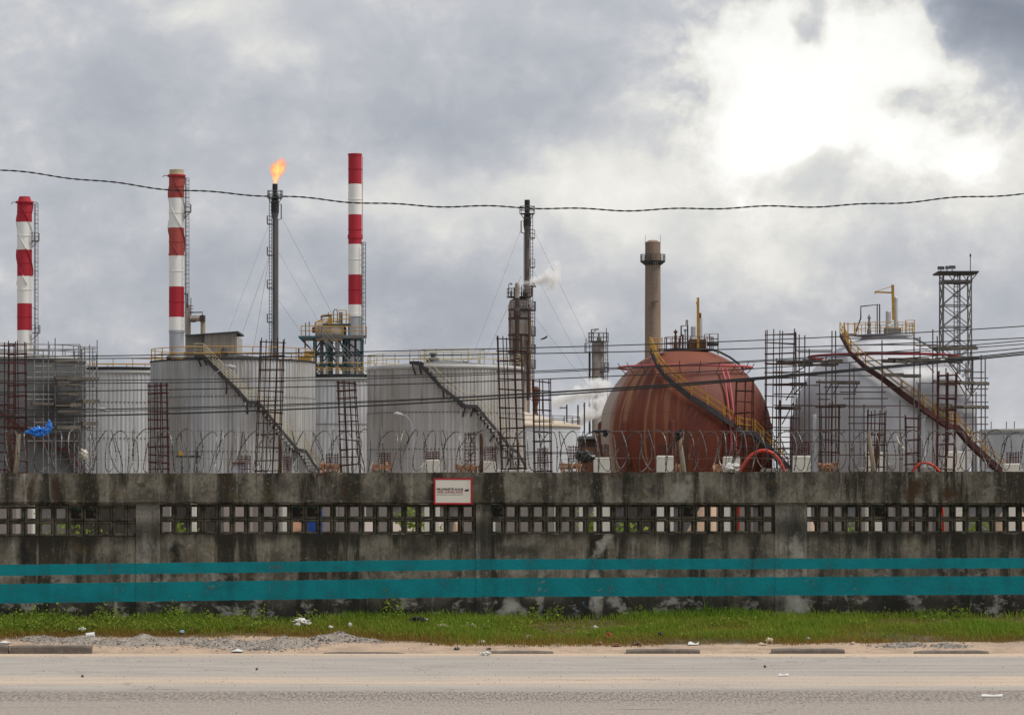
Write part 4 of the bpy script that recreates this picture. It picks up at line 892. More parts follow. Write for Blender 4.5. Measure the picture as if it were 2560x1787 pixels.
MB().path([(b.x - R * 1.1, 500, Z(440)), (b.x - R * 1.1 - .6, 500, Z(439)), (b.x - R * 1.1 - .8, 500, Z(444))], .05, 4).build('obstruction_lamp_arm', M['steel_dark'], t)
t, R, Z, b = chimney('tallest smooth red and white chimney rising behind the teal framed unit', 887.5, 16.8, 500, [(386, 461, 'redpaint'), (461, 537, 'whitepaint'), (537, 611, 'redpaint'), (611, 687, 'whitepaint'), (687, 762, 'redpaint'), (762, 786, 'whitepaint', 1, 1.02), (786, 1200, 'greypaint')],
        910, (607, 860), None, (), ())
MB().lathe((b.x, 500, Z(592)), [(R * 1.09, -.28), (R * 1.10, -.2), (R * 1.10, .2), (R * 1.09, .28)], 32).build('bolted_flange', M['redpaint'], t)
MB().lathe((b.x, 500, Z(788)), [(R * 1.09, -.2), (R * 1.10, .25)], 32).build('bolted_flange', M['whitepaint'], t)
MB().lathe((b.x, 500, Z(387)), [(R * 1.06, -.12), (R * 1.06, .12)], 32).build('top_ring', M['redpaint'], t)
MB().tube((b.x + R + .12, 499.8, Z(600)), (b.x + R + .12, 499.8, Z(392)), .04, 4).build('lightning_conductor', M['fadedred'], t)
# tan concrete stack
t, R, Z, b = chimney('tan concrete chimney with a ring platform behind the red sphere', 1632, 19.2, 520, [(606, 648, 'tanstack'), (648, 1000, 'tanstack', 1, 1.06)], None, (0, 0), None, (), ())
MB().lathe((b.x, 520, Z(606)), [(R * .98, 0), (R * .7, .18), (R * .5, .3)], 28).build('top_cone', M['tanstack'], t)
pl = MB().lathe((b.x, 520, Z(655)), [(R * 1.05, -.5), (R * 1.62, 0), (R * 1.64, .16), (R * 1.0, .16)], 28, cap=False).build('ring_platform', M['steel_dark'], t)
ring_rail(pl, (b.x, 520), R * 1.6, Z(653), .95, M['steel_dark'], 14, r=.04, mids=(.33, .66))
for s in (-1, 1): MB().tube((b.x + s * R * .98, 519.8, Z(620)), (b.x + s * R * .98, 519.8, Z(588)), .025, 4).build('lightning_rod', M['steel_dark'], t)
ladder(t, P(1638, 732, 518.7), P(1638, 657, 518.7), .5, M['steel_grey'], .035, .5, True); ladder(t, P(1627, 845, 518.6), P(1627, 745, 518.6), .5, M['steel_grey'], .035, .5, True)
MB().box(P(1630, 0, 518).x, P(1645, 0, 518).x, 517.6, 518.8, Z(756), Z(754)).build('rest_platform', M['steel_grey'], t)

# ------------------------------------------------------------------ flare stacks
def flare(label, cx, D, side, ytip, yplat, ydrum, ycone, hw, hwd, pipem, drumm, plats, guys, flip=-1):
    b = P(cx, HY, D); t = thing('flare_stack', label, 'flare stack', (b.x, D, GZ), 'flare stacks'); Z = lambda y: CH + (HY - y) / F * D; k = D / F
    MB().lathe((b.x, D, 0), [(hw * k, GZ - .1), (hw * k, Z(ycone)), (hwd * k, Z(ydrum + 12 if False else ycone - 16)), (hwd * k, Z(ydrum)), (hwd * .8 * k, Z(ydrum - 6)), (hw * .72 * k, Z(yplat))], 18).build('riser', pipem, t, smooth=False)
    MB().lathe((b.x, D, 0), [(hw * .8 * k, Z(yplat + 4)), (hw * .8 * k, Z(ytip + 18)), (hw * 1.05 * k, Z(ytip + 14)), (hw * 1.05 * k, Z(ytip))], 16).build('tip', drumm, t)
    MB().lathe((b.x, D, 0), [(hwd * 1.03 * k, Z(ycone - 16)), (hwd * 1.06 * k, Z(ydrum + 8)), (hwd * .9 * k, Z(ydrum - 5))], 18, cap=False).build('seal_drum', drumm, t)
    p = MB().lathe((b.x, D, 0), [(18 * k, Z(yplat) - .12), (19 * k, Z(yplat))], 20).build('top_platform', M['flare'], t)
    ring_rail(p, (b.x, D), 18.6 * k, Z(yplat), 1.1, M['flare'], 10, r=.05)
    st = MB()
    for i in range(6):
        a = math.pi * 2 * i / 6; st.tube((b.x + 17 * k * math.cos(a), D + 17 * k * math.sin(a), Z(yplat)), (b.x + hwd * .9 * k * math.cos(a), D + hwd * .9 * k * math.sin(a), Z(yplat + 13)), .06, 4)
    st.build('platform_struts', M['flare'], p)
    sx = side; ladder(t, (b.x + sx * 11 * k, D - .2, Z(1000)), (b.x + sx * 11 * k, D - .2, Z(yplat)), 6 * k, M['flare'], .05, .55, False)
    for y in plats:
        A = b.x + sx * 7 * k; B = b.x + sx * 19 * k; q = MB().box(min(A, B), max(A, B), D - .9, D + .5, Z(y) - .12, Z(y)).build('rest_platform', M['flare'], t)
        rail_line(q, [Vector((B, D + .5, Z(y))), Vector((B, D - .9, Z(y))), Vector((A, D - .9, Z(y)))], 1.2, M['flare'], .045, .8)
    MB().path([(b.x - sx * (hw + 5) * k, D, Z(ydrum + 8)), (b.x - sx * (hwd + 6) * k, D, Z(ydrum + 8)), (b.x - sx * (hwd + 6) * k, D, Z(ycone)), (b.x - sx * hw * k, D, Z(ycone + 1))], .10, 6).path([(b.x - sx * (hw + 1.5) * k, D - .2, Z(ycone)), (b.x - sx * (hw + 1.5) * k, D - .2, Z(1000))], .07, 5).build('side_pipe', pipem, t)
    for x0, y0, x1, y1, dy in guys:
        A, B = P(x0, y0, D), P(x1, y1, D + dy); d_ = (B - A); s = (GZ - A.z) / d_.z; MB().tube(A, A + d_ * s, .022, 4).build('guy_wire', M['steel_grey'], t)
    return t
flare('dark flare stack with a lit flame between the two taller chimneys', 687.5, 560, -1, 460, 495, 503, 548, 6.3, 9.6, M['flare'], M['soot'], (560, 638, 720, 805),
      [(670, 568, 571, 830, -15), (673, 640, 607, 830, 12), (672, 650, 641, 830, 25), (706, 548, 828, 780, 12), (697, 632, 792, 797, -14), (697, 752, 747, 822, 10)])
flare('brown flare stack without a flame behind the tall column', 1318, 560, 1, 500, 534, 545, 582, 6.4, 9.2, wm('brown_riser', (.22, .16, .11), (.08, .075, .075), (.7, .7, .05), .9, lo=.42, hi=.58), M['soot'], (595, 668),
      [(1301, 578, 1190, 870, -12), (1303, 690, 1233, 850, 12), (1340, 588, 1462, 840, 12), (1335, 680, 1450, 900, -12), (1335, 790, 1420, 900, 8)])
def m_flame():
    mt, g = newmat('flame'); co = g.new('ShaderNodeTexCoord').outputs['Object']; x, y, z = g.sep(co)
    w = g.vm('SUBTRACT', g.noise(g.vm('MULTIPLY', co, (1.1, 1.1, .8)), 1, 4, .65, col=True), (.5, .5, .5)); wx, wy, wz_ = g.sep(w)
    t = g.math('DIVIDE', z, 4.2)
    ax = g.math('MULTIPLY', g.math('POWER', g.math('MAXIMUM', t, .001), 1.2), .95)
    dx = g.math('SUBTRACT', g.math('ADD', x, g.math('MULTIPLY', wx, 1.5)), ax); dy = g.math('ADD', y, g.math('MULTIPLY', wy, 1.2))
    r = g.math('SQRT', g.math('ADD', g.math('MULTIPLY', dx, dx), g.math('MULTIPLY', dy, dy)))
    rad = g.math('MULTIPLY', g.math('MULTIPLY_ADD', g.smooth(t, .0, .62), 1.0, .45), g.smooth(g.math('ADD', t, g.math('MULTIPLY', wz_, .6)), 1.02, .72))
    f = g.smooth(g.math('DIVIDE', r, g.math('MAXIMUM', rad, .01)), 1.0, .35)
    f = g.math('MULTIPLY', f, g.smooth(g.noise(g.vm('MULTIPLY', co, (1.5, 1.5, 1.0)), 1, 5, .65), .33, .50))
    col = g.mix(g.smooth(f, .25, .95), (1.0, .26, .10), (1.25, .78, .26)); col = g.mix(g.smooth(t, .55, 1.0), col, (1.0, .36, .22))
    e = g.new('ShaderNodeEmission'); g.put(e.inputs[0], col); g.put(e.inputs[1], g.math('MULTIPLY', f, 2.6))
    a = g.new('ShaderNodeVolumeAbsorption'); a.inputs[0].default_value = (0, 0, 0, 1); g.put(a.inputs[1], g.math('MULTIPLY', f, 2.6))
    s = g.new('ShaderNodeAddShader'); g.l.new(e.outputs[0], s.inputs[0]); g.l.new(a.outputs[0], s.inputs[1])
    o = g.new('ShaderNodeOutputMaterial'); g.l.new(s.outputs[0], o.inputs['Volume']); return mt
b = P(687, 461, 560); q = MB().lathe((b.x + .55, b.y, b.z), [(.9, -.15), (1.6, 1.2), (2.0, 2.6), (1.8, 4.0), (.6, 4.8)], 16)
o = q.build('flame', m_flame(), base=b); tag(o, 'orange gas flame blowing right from the top of the flare stack', 'flame')

# ------------------------------------------------------------------ distillation columns
def platform_ring(t, cx, y, hw, D, a0, a1, inner, railm, matd, zf, h=1.05, n=6):
    k = D / F; b = P(cx, HY, D); q = MB(); z = zf(y)
    for i in range(12):
        s0, s1 = a0 + (a1 - a0) * i / 12, a0 + (a1 - a0) * (i + 1) / 12; p = lambda r, s, zz: (b.x + r * math.cos(s), D + r * math.sin(s), zz)
        q.hexa([p(inner, s0, z - .12), p(hw * k, s0, z - .12), p(hw * k, s1, z - .12), p(inner, s1, z - .12), p(inner, s0, z), p(hw * k, s0, z), p(hw * k, s1, z), p(inner, s1, z)])
    o = q.build('platform', matd, t); ring_rail(o, (b.x, D), hw * k - .05, z, h, railm, n, r=.04, a0=a0, a1=a1); return o
def column1():
    D = 480; cx = 1298; k = D / F; b = P(cx, HY, D); Z = lambda y: CH + (HY - y) / F * D
    t = thing('distillation_column', 'tall brown streaked distillation column with stacked platforms and steam at its head', 'column', (b.x, D, GZ))
    MB().lathe((b.x, D, 0), [(20 * k, GZ), (20 * k, Z(905)), (24 * k, Z(888)), (27 * k, Z(838)), (27 * k, Z(764)), (24 * k, Z(752)), (14 * k, Z(746))], 28).build('shell', M['column'], t, smooth=False)
    for y in (775, 797, 838, 880): MB().lathe((b.x, D, Z(y)), [(27.6 * k, -.15), (28 * k, 0), (27.6 * k, .15)], 28, cap=False).build('stiffening_ring', M['columndark'], t)
    MB().lathe((P(1293, 0, D - 1.8).x, D - 1.8, 0), [(5.5 * k, Z(1000)), (5.5 * k, Z(800)), (9 * k, Z(790)), (9 * k, Z(778)), (5.5 * k, Z(770)), (5.5 * k, Z(714)), (4.2 * k, Z(710)), (1 * k, Z(709))], 14).build('riser_pipe', M['columndark'], t)
    MB().lathe((P(1293, 0, D - 1.85).x, D - 1.85, 0), [(5.6 * k, Z(747)), (5.8 * k, Z(747)), (5.8 * k, Z(715)), (4.4 * k, Z(709.5)), (1 * k, Z(708.6))], 14).build('vent_pipe', M['column'], t)
    o = platform_ring(t, cx, 742, 31, D, -math.pi, math.pi * .999, 8 * k, M['steel_grey'], M['steel_dark'], Z, 1.1, 14)
    for y in (775, 838, 882, 920): platform_ring(t, cx + 2, y, 40, D, -1.0, .6, 26 * k, M['steel_grey'], M['steel_dark'], Z, 1.1, 6)
    platform_ring(t, cx, 777, 34, D, -2.0, -1.0, 26 * k, M['steel_grey'], M['steel_dark'], Z, 1.0, 4)
    for y0, y1, x in ((838, 778, 1332), (880, 840, 1330), (920, 884, 1332), (975, 922, 1330)): ladder(t, P(x, y1 + (y0 - y1), D - 1.4), P(x, y1 - 8, D - 1.4), .5, M['steel_grey'], .04, .5, True)
    for x, y0, y1, r, mn in ((1322, 1000, 760, .13, 'rust'), (1326, 990, 800, .10, 'yellow'), (1318, 1000, 850, .12, 'columndark'), (1275, 780, 1000, .10, 'columndark')):
        MB().path([P(x, y0, D - 1.7), P(x, y1, D - 1.7)], r, 6).build('pipe', M[mn], t)
    for x, y in ((1272, 722), (1304, 726), (1329, 722)): MB().path([P(x, 742, D - 1), P(x, y - 12, D - 1), P(x + 4, y - 15, D - 1), P(x + 6, y - 12, D - 1)], .05, 4).tube(P(x + 6, y - 13, D - 1), P(x + 7, y - 10, D - 1), .16, 6).build('lamp', M['steel_dark'], t)
    for x, y, w in ((1278, 730, 2.5), (1286, 722, 2), (1310, 728, 3), (1316, 732, 4), (1304, 733, 2)): MB().lathe((P(x, 0, D - .6).x, D - .6, 0), [(w * k, Z(746)), (w * k, Z(y)), (w * .5 * k, Z(y - 3))], 8).build('head_fitting', M['columndark'], t)
    MB().bar(P(1318, 716, D), P(1340, 716, D), .2).tube(P(1330, 742, D), P(1330, 716, D), .1).build('davit_arm', M['rust'], t)
    return t
column1()
D = 440; q = MB().lathe((P(1339, 0, D).x, D, 0), [(m(8, D), CH + (HY - 1040) / F * D), (m(5, D), CH + (HY - 1030) / F * D), (m(5, D), CH + (HY - 1015) / F * D), (m(8, D), CH + (HY - 1005) / F * D), (m(9, D), CH + (HY - 972) / F * D), (m(6, D), CH + (HY - 966) / F * D)], 14)
q.lathe((P(1339, 0, D).x, D, 0), [(m(4, D), GZ), (m(4, D), CH + (HY - 1040) / F * D)], 10)
t = thing('red_vessel', 'small rust red vessel standing beyond the beige roofed tank', 'vessel', (P(1339, 0, D).x, D, GZ)); q.build('shell', M['rust'], t)
MB().path([P(1356, 1035, D), P(1356, 985, D), P(1360, 980, D), P(1364, 984, D)], .05, 4).build('lamp_arm', M['steel_dark'], t); MB().bar(P(1328, 1000, D), P(1372, 1000, D), .5, .1, (0, 0, 1)).build('platform', M['rust'], t)
def column2():
    D = 470; cx = 1495; k = D / F; b = P(cx, HY, D); Z = lambda y: CH + (HY - y) / F * D
    t = thing('process_column', 'slim grey column with round platforms left of the red sphere', 'column', (b.x, D, GZ))
    MB().lathe((b.x, D, 0), [(15 * k, GZ), (15 * k, Z(985)), (15.5 * k, Z(984)), (15.5 * k, Z(862)), (14 * k, Z(855)), (4 * k, Z(851))], 24).build('shell', M['column'], t)
    MB().lathe((b.x, D, 0), [(15.8 * k, Z(1010)), (16 * k, Z(990)), (15.6 * k, Z(989))], 24, cap=False).build('flange_band', M['steel_dark'], t)
    platform_ring(t, cx + 1, 853, 26, D, -math.pi, math.pi * .999, 6 * k, M['steel_grey'], M['steel_dark'], Z, 1.1, 12)
    platform_ring(t, cx - 6, 880, 28, D, -math.pi * 1.15, .2, 15 * k, M['steel_grey'], M['steel_dark'], Z, 1.1, 8)
    platform_ring(t, cx, 928, 28, D, -1.3, .9, 15 * k, M['steel_grey'], M['steel_dark'], Z, 1.1, 6)
    MB().tube(P(1474, 1085, D - .5), P(1474, 880, D - .5), .14, 8).build('pipe', M['steel_dark'], t)
    ladder(t, P(1514, 1000, D - 1), P(1514, 855, D - 1), .5, M['steel_grey'], .04, .5, True)
    MB().path([P(1479, 853, D), P(1479, 824, D), P(1497, 823, D)], .10, 6).tube(P(1480, 835, D), P(1490, 824, D), .05, 4).build('davit_arm', M['rust'], t)
    MB().lathe((P(1498, 0, D).x, D, 0), [(6 * k, Z(853)), (6 * k, Z(845)), (2 * k, Z(838)), (1.5 * k, Z(832))], 10).build('head_valve', M['steel_grey'], t)
    for x in (1516, 1465): MB().tube(P(x, 853 if x > 1500 else 878, D), P(x, 820 if x > 1500 else 845, D), .05, 4).build('lightning_rod', M['steel_dark'], t)
column2()
# ------------------------------------------------------------------ teal framed unit, boiler house, duct
def unit():
    D = 430; k = D / F; t = thing('process_unit', 'teal framed process unit with yellow rails and a cream drum', 'process unit', (P(835, 0, D).x, D, GZ))
    Z = lambda y: CH + (HY - y) / F * D; X = lambda x: (x - CX) / F * D
    for yy in (0, 4.5):
        for x in (785, 823, 863, 903): MB().bar((X(x), D + yy, GZ), (X(x), D + yy, Z(842)), .22, .22).build('leg', M['teal'], t)
        for x0, x1, y in ((765, 905, 882), (775, 905, 912)): MB().bar((X(x0), D + yy, Z(y)), (X(x1), D + yy, Z(y)), .22, .25).build('beam', M['teal'], t)
        for x0, y0, x1, y1 in ((785, 882, 804, 848), (823, 882, 804, 848), (863, 882, 845, 848), (863, 850, 903, 882), (785, 935, 823, 884), (823, 884, 863, 935), (903, 884, 880, 920), (750, 845, 772, 868)):
            MB().bar((X(x0), D + yy + .05, Z(y0)), (X(x1), D + yy + .05, Z(y1)), .16, .16).build('brace', M['teal'], t)
    d_ = MB().box(X(748), X(905), D - 1.5, D + 6, Z(846), Z(841)).build('main_deck', M['teal'], t)
    d2 = MB().box(X(798), X(918), D - 2.2, D - 1.51, Z(847), Z(840)).build('front_walkway', M['steel_grey'], t)
    rail_line(d2, [Vector((X(x), D - 2.2, Z(840))) for x in (798, 830, 860, 890, 918)], 1.05, M['yellow'], .05, 1.3)
    rail_line(d_, [Vector((X(x), D - 1.5, Z(840))) for x in (755, 775, 798)], 1.15, M['yellow'], .05, 1.0)
    d3 = MB().box(X(808), X(877), D - 1, D + 3, Z(813), Z(810)).build('upper_deck', M['teal'], t)
    rail_line(d3, [Vector((X(x), D - 1, Z(810))) for x in (808, 830, 850, 876)], 1.1, M['yellow'], .05, .9)
    for x in (812, 848, 872): MB().bar((X(x), D, Z(840)), (X(x), D, Z(812)), .18).build('upper_leg', M['teal'], t)
    # drum lying along the deck
    dr = MB(); prof = [(.05, 0), (1.0, .12), (1.32, .5), (1.32, 6.4), (1.0, 6.9), (.05, 7.0)]; v = []
    n = 20
    for r, s in prof:
        for i in range(n): a = 2 * math.pi * i / n; v.append((X(787) + s * .5, D + .5 + r * math.cos(a), Z(826) + r * math.sin(a)))
    dr.add(v, [(j * n + i, j * n + (i + 1) % n, (j + 1) * n + (i + 1) % n, (j + 1) * n + i) for j in range(len(prof) - 1) for i in range(n)]).build('drum', wm('cream_drum', (.58, .50, .40), (.36, .24, .16), (.8, .8, .8), .8), t, smooth=True)
    MB().tube((X(780), D + .5, Z(824)), (X(788), D + .5, Z(824)), .35, 8).build('drum_nozzle', M['rust'], t)
    for x0, x1, mn in ((826, 842, 'rust'), (845, 866, 'columndark')):
        MB().lathe((X((x0 + x1) / 2), D + .3, 0), [(m((x1 - x0) / 2, D), Z(841)), (m((x1 - x0) / 2, D), Z(820)), (m((x1 - x0) / 3, D), Z(814))], 12).build('exchanger', M[mn], t)
    R2 = random.Random(5)
    for i in range(7):
        x = 800 + i * 14.5 + R2.uniform(-2, 2); r = R2.choice((.14, .20, .26)); mn = R2.choice(('silver', 'columndark', 'galv', 'galv'))
        MB().path([(X(x), D + R2.uniform(.5, 3.5), GZ), (X(x), D + R2.uniform(.5, 3.5), Z(846))], r, 7).build('pipe', M[mn], t)
    for x, y0, y1 in ((764, 840, 807), (773, 840, 804)): MB().tube((X(x), D, Z(y0)), (X(x), D, Z(y1)), .06, 4).build('rod', M['steel_dark'], t)
    for x in (850, 855): MB().tube((X(x), D - .4, Z(810)), (X(x), D - .4, Z(781)), .13, 6).build('vent_pipe', M['steel_grey'], t)
    MB().path([(X(834), D - .4, Z(810)), (X(834), D - .4, Z(779)), (X(837), D - .4, Z(774)), (X(842), D - .4, Z(774)), (X(844), D - .4, Z(780)), (X(844), D - .4, Z(810))], .07, 5).build('hoop_pipe', M['steel_grey'], t)
    MB().path([(X(846), D - .3, Z(776)), (X(866), D - .3, Z(776)), (X(866), D - .3, Z(810))], .07, 5).path([(X(786), D - .3, Z(825)), (X(788), D - .3, Z(806)), (X(798), D - .3, Z(802)), (X(806), D - .3, Z(806))], .05, 5).build('lifting_frame', M['yellow'], t)
    MB().bar((X(803), D, Z(812)), (X(803), D, Z(791)), .14).bar((X(802), D, Z(791)), (X(828), D, Z(789)), .2).tube((X(821), D, Z(789)), (X(821), D, Z(781)), .06).build('valve_boom', M['columndark'], t)
    MB().box(X(822), X(829), D - 1.1, D + .3, Z(812), Z(793)).build('yellow_cabinet', M['yellow'], t)
    cen = [Vector((X(x), D - 2.8, Z(y))) for x, y in ((800, 841), (808, 842), (852, 888), (862, 889), (892, 921), (905, 940), (925, 965))]; outs = [Vector((0, -1, 0))] * len(cen)
    stair(t, cen, outs, .9, M['steel_grey'], M['steel_grey'], M['steel_grey'], .28, 1.05, .30, (1,), .04)
    MB().box(X(748), X(780), D - 3, D - 2, Z(905), Z(893)).box(X(764), X(778), D - 3.1, D - 1.9, Z(893), Z(880)).build('pump_skid', M['yellow'], t)
    MB().path([(X(750), D - 2.6, Z(905)), (X(750), D - 2.6, Z(873)), (X(766), D - 2.6, Z(873)), (X(766), D - 2.6, Z(846))], .12, 6).build('elbow_pipe', M['columndark'], t)
    MB().path([(X(910), D - 3, Z(930)), (X(910), D - 3, Z(892)), (X(907), D - 3, Z(890))], .06, 5).build('lamp_arm', M['yellow'], t)
unit()
def boiler():
    D = 440; X = lambda x: (x - CX) / F * D; Z = lambda y: CH + (HY - y) / F * D
    t = thing('boiler_house', 'grey corrugated boiler house with dark sloping roof beside the yellow capped chimney', 'building', (X(530), D, GZ))
    def corr(x0, x1, ya, yb, y):
        n = int((x1 - x0) * 1.1); v = []; fs = []
        for i in range(n + 1):
            x = x0 + (x1 - x0) * i / n; dy = .07 * (i % 2); zt = ya + (yb - ya) * i / n
            v += [(X(x), y - dy, GZ), (X(x), y - dy, Z(zt))]
        for i in range(n): fs.append((2 * i, 2 * i + 2, 2 * i + 3, 2 * i + 1))
        return MB().add(v, fs)
    c = wm('grey_cladding', (.36, .35, .335), (.28, .27, .255), (1, 1, .1), .6)
    corr(464, 509, 839, 836, D).build('wall', c, t); corr(509, 592, 836, 832, D - .6).build('wall', wm('striped_cladding', (.44, .41, .37), (.28, .25, .22), (6, 6, .02), .8), t)
    MB().box(X(464), X(592), D + .01, D + 9, GZ, Z(840)).build('rear_wall', c, t)
    MB().hexa([(X(464), D - 1, Z(840)), (X(597), D - 1, Z(832)), (X(597), D + 9, Z(832)), (X(464), D + 9, Z(840)), (X(464), D - 1, Z(838)), (X(597), D - 1, Z(828.5)), (X(597), D + 9, Z(828.5)), (X(464), D + 9, Z(838))]).build('roof', wm('dark_roof', (.06, .07, .085), (.04, .04, .045), (1, 1, 1), .5), t)
    MB().tube((X(509), D - .8, GZ), (X(509), D - .8, Z(836)), .12, 6).build('downpipe', M['steel_dark'], t)
    D = 460; X = lambda x: (x - CX) / F * D; Z = lambda y: CH + (HY - y) / F * D
    t = thing('flue_duct', 'brown flue duct with side valve next to the yellow capped chimney', 'duct', (X(470), D, GZ))
    MB().lathe((X(470), D, 0), [(m(7, D), GZ), (m(7, D), Z(775)), (m(6, D), Z(762)), (m(3, D), Z(760))], 14).build('stack', M['column'], t)
    MB().path([(X(462), D - .5, Z(735)), (X(469), D - .5, Z(735)), (X(469), D - .5, Z(770))], .12, 6).build('gooseneck', M['steel_dark'], t)
    MB().tube((X(476), D - .3, Z(797)), (X(503), D - .3, Z(796)), .42, 10).build('cross_duct', M['column'], t)
    MB().box(X(501), X(513), D - 1, D + .4, Z(805), Z(789)).build('valve_box', M['columndark'], t)
    MB().tube((X(508), D - .3, Z(805)), (X(508), D - .3, GZ), .32, 8).build('down_duct', wm('tan_duct', (.33, .29, .22), (.22, .18, .13), (1, 1, .2), .6), t)
    MB().path([(X(476), D - .5, Z(782)), (X(507), D - .5, Z(781)), (X(507), D - .5, Z(789))], .08, 5).build('bypass_pipe', M['steel_dark'], t)
    MB().lathe((X(484), D - .4, 0), [(m(5, D), Z(806)), (m(8, D), Z(804)), (m(8, D), Z(801))], 10).build('actuator', M['columndark'], t)
    q = MB().tube((X(478), D - .4, Z(800)), (X(478), D - .4, Z(745)), .06, 4)
    for y in (765, 772, 780): q.tube((X(474), D - .4, Z(y)), (X(484), D - .4, Z(y)), .05, 4)
    q.build('ladder', M['steel_grey'], t)
boiler()
# ------------------------------------------------------------------ floodlight mast
def mast():
    D = 420; X = lambda x: (x - CX) / F * D; Z = lambda y: CH + (HY - y) / F * D; w = X(2428) - X(2358)
    t = thing('floodlight_mast', 'grey lattice mast with floodlights behind the white sphere', 'mast', (X(2393), D, GZ))
    cs = [(X(2358), D), (X(2428), D), (X(2428), D + w), (X(2358), D + w)]
    for i, (x, y) in enumerate(cs):
        MB().bar((x - (.12 if i in (0, 3) else -.12), y, GZ), (x, y, Z(686)), .24 if i == 0 else .16).build('leg', M['steel_grey'], t)
    ysl = [703, 762, 816, 870, 925, 980, 1040]
    for i, y in enumerate(ysl):
        q = MB()
        for a, b_ in zip(cs, cs[1:] + cs[:1]): q.bar((a[0], a[1], Z(y)), (b_[0], b_[1], Z(y)), .12 if i else .3)
        q.build('ring_beam', M['steel_grey'], t)
        if i < len(ysl) - 1:
            y2 = ysl[i + 1]
            for a, b_ in zip(cs, cs[1:] + cs[:1]):
                MB().bar((a[0], a[1], Z(y)), (b_[0], b_[1], Z(y2)), .09).build('brace', M['steel_grey'], t); MB().bar((b_[0], b_[1], Z(y)), (a[0], a[1], Z(y2)), .09).build('brace', M['steel_grey'], t)
    ladder(t, (X(2396), D + w / 2, GZ), (X(2396), D + w / 2, Z(682)), .6, M['steel_grey'], .06, .6, True)
    p = MB().box(X(2343), X(2444), D - 1.2, D + w + 1.2, Z(683), Z(679)).build('top_platform', M['steel_dark'], t)
    for x0, x1 in ((2343, 2359), (2443, 2427)): MB().bar((X(x0), D, Z(683)), (X(x1), D, Z(703)), .12).build('bracket', M['steel_grey'], p)
    for x0 in (2370, 2405): MB().bar((X(x0), D, Z(684)), (X(x0 + 12), D, Z(702)), .09).bar((X(x0 + 22), D, Z(684)), (X(x0 + 10), D, Z(702)), .09).build('bracket', M['steel_grey'], p)
    for x, wd, y0 in ((2351, 8, 676), (2366, 3.5, 675), (2379, 7.5, 674)):
        l = MB().hexa([(X(x - wd), D - 1.0, Z(y0)), (X(x + wd), D - 1.0, Z(y0)), (X(x + wd), D - .3, Z(y0 - 1)), (X(x - wd), D - .3, Z(y0 - 1)), (X(x - wd), D - .8, Z(y0 - 9)), (X(x + wd), D - .8, Z(y0 - 9)), (X(x + wd), D - .2, Z(y0 - 8)), (X(x - wd), D - .2, Z(y0 - 8))]).build('floodlight', M['steel_dark'], t)
        MB().tube((X(x), D - .5, Z(y0)), (X(x), D - .5, Z(680)), .06, 4).build('bracket', M['steel_dark'], l)
    MB().tube((X(2426), D, Z(680)), (X(2426), D, Z(640)), .05, 5).lathe((X(2426), D, Z(643)), [(.05, 0), (.12, .2), (.03, .45)], 6).build('lightning_rod', M['steel_dark'], t)
mast()
# ------------------------------------------------------------------ yard lamps, shed, gantry
def lamp(label, xh, yh, xp, yp, D=270):
    pts = [P(xh + 6, yh + 2, D)]
    for i in range(9): a = math.pi / 2 * i / 8; pts.append(P(xh + 6 + (xp - xh - 6) * math.sin(a), yh + 2 + (yp - yh) * (1 - math.cos(a)), D))
    pts.append(Vector((pts[-1].x, D, GZ)))
    t = thing('yard_lamp', label, 'lamp', (pts[-1].x, D, GZ), 'curved yard lamps'); MB().path(pts, [.035] * (len(pts) - 1) + [.06], 6).build('post', M['lampwhite'], t)
    q = P(xh, yh, D); o = MB().lathe((0, 0, 0), [(.01, 0), (.12, .1), (.16, .5), (.05, .75)], 8).build('lamp_head', M['lampwhite'], t, local=True)
    o.location = P(xh + 7, yh + 2, D) - Vector(t.location); o.rotation_euler = (0, math.radians(-80), 0)
lamp('curved white lamp post in front of the ribbed tank behind the scaffolding', 263, 1024, 291, 1066)
lamp('curved white lamp post in front of the ribbed tank with pale railing', 1001, 1035, 1032, 1080)
lamp('curved white lamp at the upper left of the largest ribbed tank stair', 584, 917, 534, 940, 262)
D = 300; X = lambda x, D=300: (x - CX) / F * D; Z = lambda y, D=300: CH + (HY - y) / F * D
t = thing('shed', 'dark low shed with pale flat roof left of the red sphere', 'shed', (X(1480), 345, GZ))
MB().box(X(1449, 345), X(1520, 345), 345, 355, GZ, Z(1097, 345)).build('wall', wm('shed_wall', (.07, .055, .05), (.12, .05, .04), (.5, .5, .5), .8), t); MB().box(X(1447, 345), X(1522, 345), 344.4, 356, Z(1097, 345), Z(1090, 345)).build('roof', M['steel_grey'], t)
MB().box(X(1455, 345), X(1500, 345), 343, 344.3, GZ, Z(1118, 345)).build('annexe', M['rust'], t)
t = thing('pipe_manifold', 'short pipe with two valve boxes low before the largest ribbed tank', 'pipe', (X(470, 292), 292, GZ))
MB().tube(P(440, 1140, 292), P(502, 1141, 292), .09, 6).build('pipe', M['steel_dark'], t); MB().tube(P(455, 1140, 292), (X(455, 292), 292, GZ), .07, 5).tube(P(492, 1140, 292), (X(492, 292), 292, GZ), .07, 5).build('support', M['steel_dark'], t)
MB().box(X(448, 292), X(457, 292), 291.7, 292.2, Z(1139, 292), Z(1127, 292)).build('valve_box', M['yellow'], t); MB().box(X(488, 292), X(496, 292), 291.7, 292.2, Z(1139, 292), Z(1126, 292)).build('valve_box', M['steel_dark'], t)
t = thing('instrument_hut', 'small grey hut with dark lid before the largest ribbed tank', 'hut', (X(600, 200), 200, GZ)); MB().box(X(582, 200), X(620, 200), 200, 201, GZ, Z(1160, 200)).build('wall', M['greypaint'], t); MB().box(X(580, 200), X(612, 200), 199.9, 201.1, Z(1160, 200), Z(1155, 200)).build('lid', M['rust'], t)
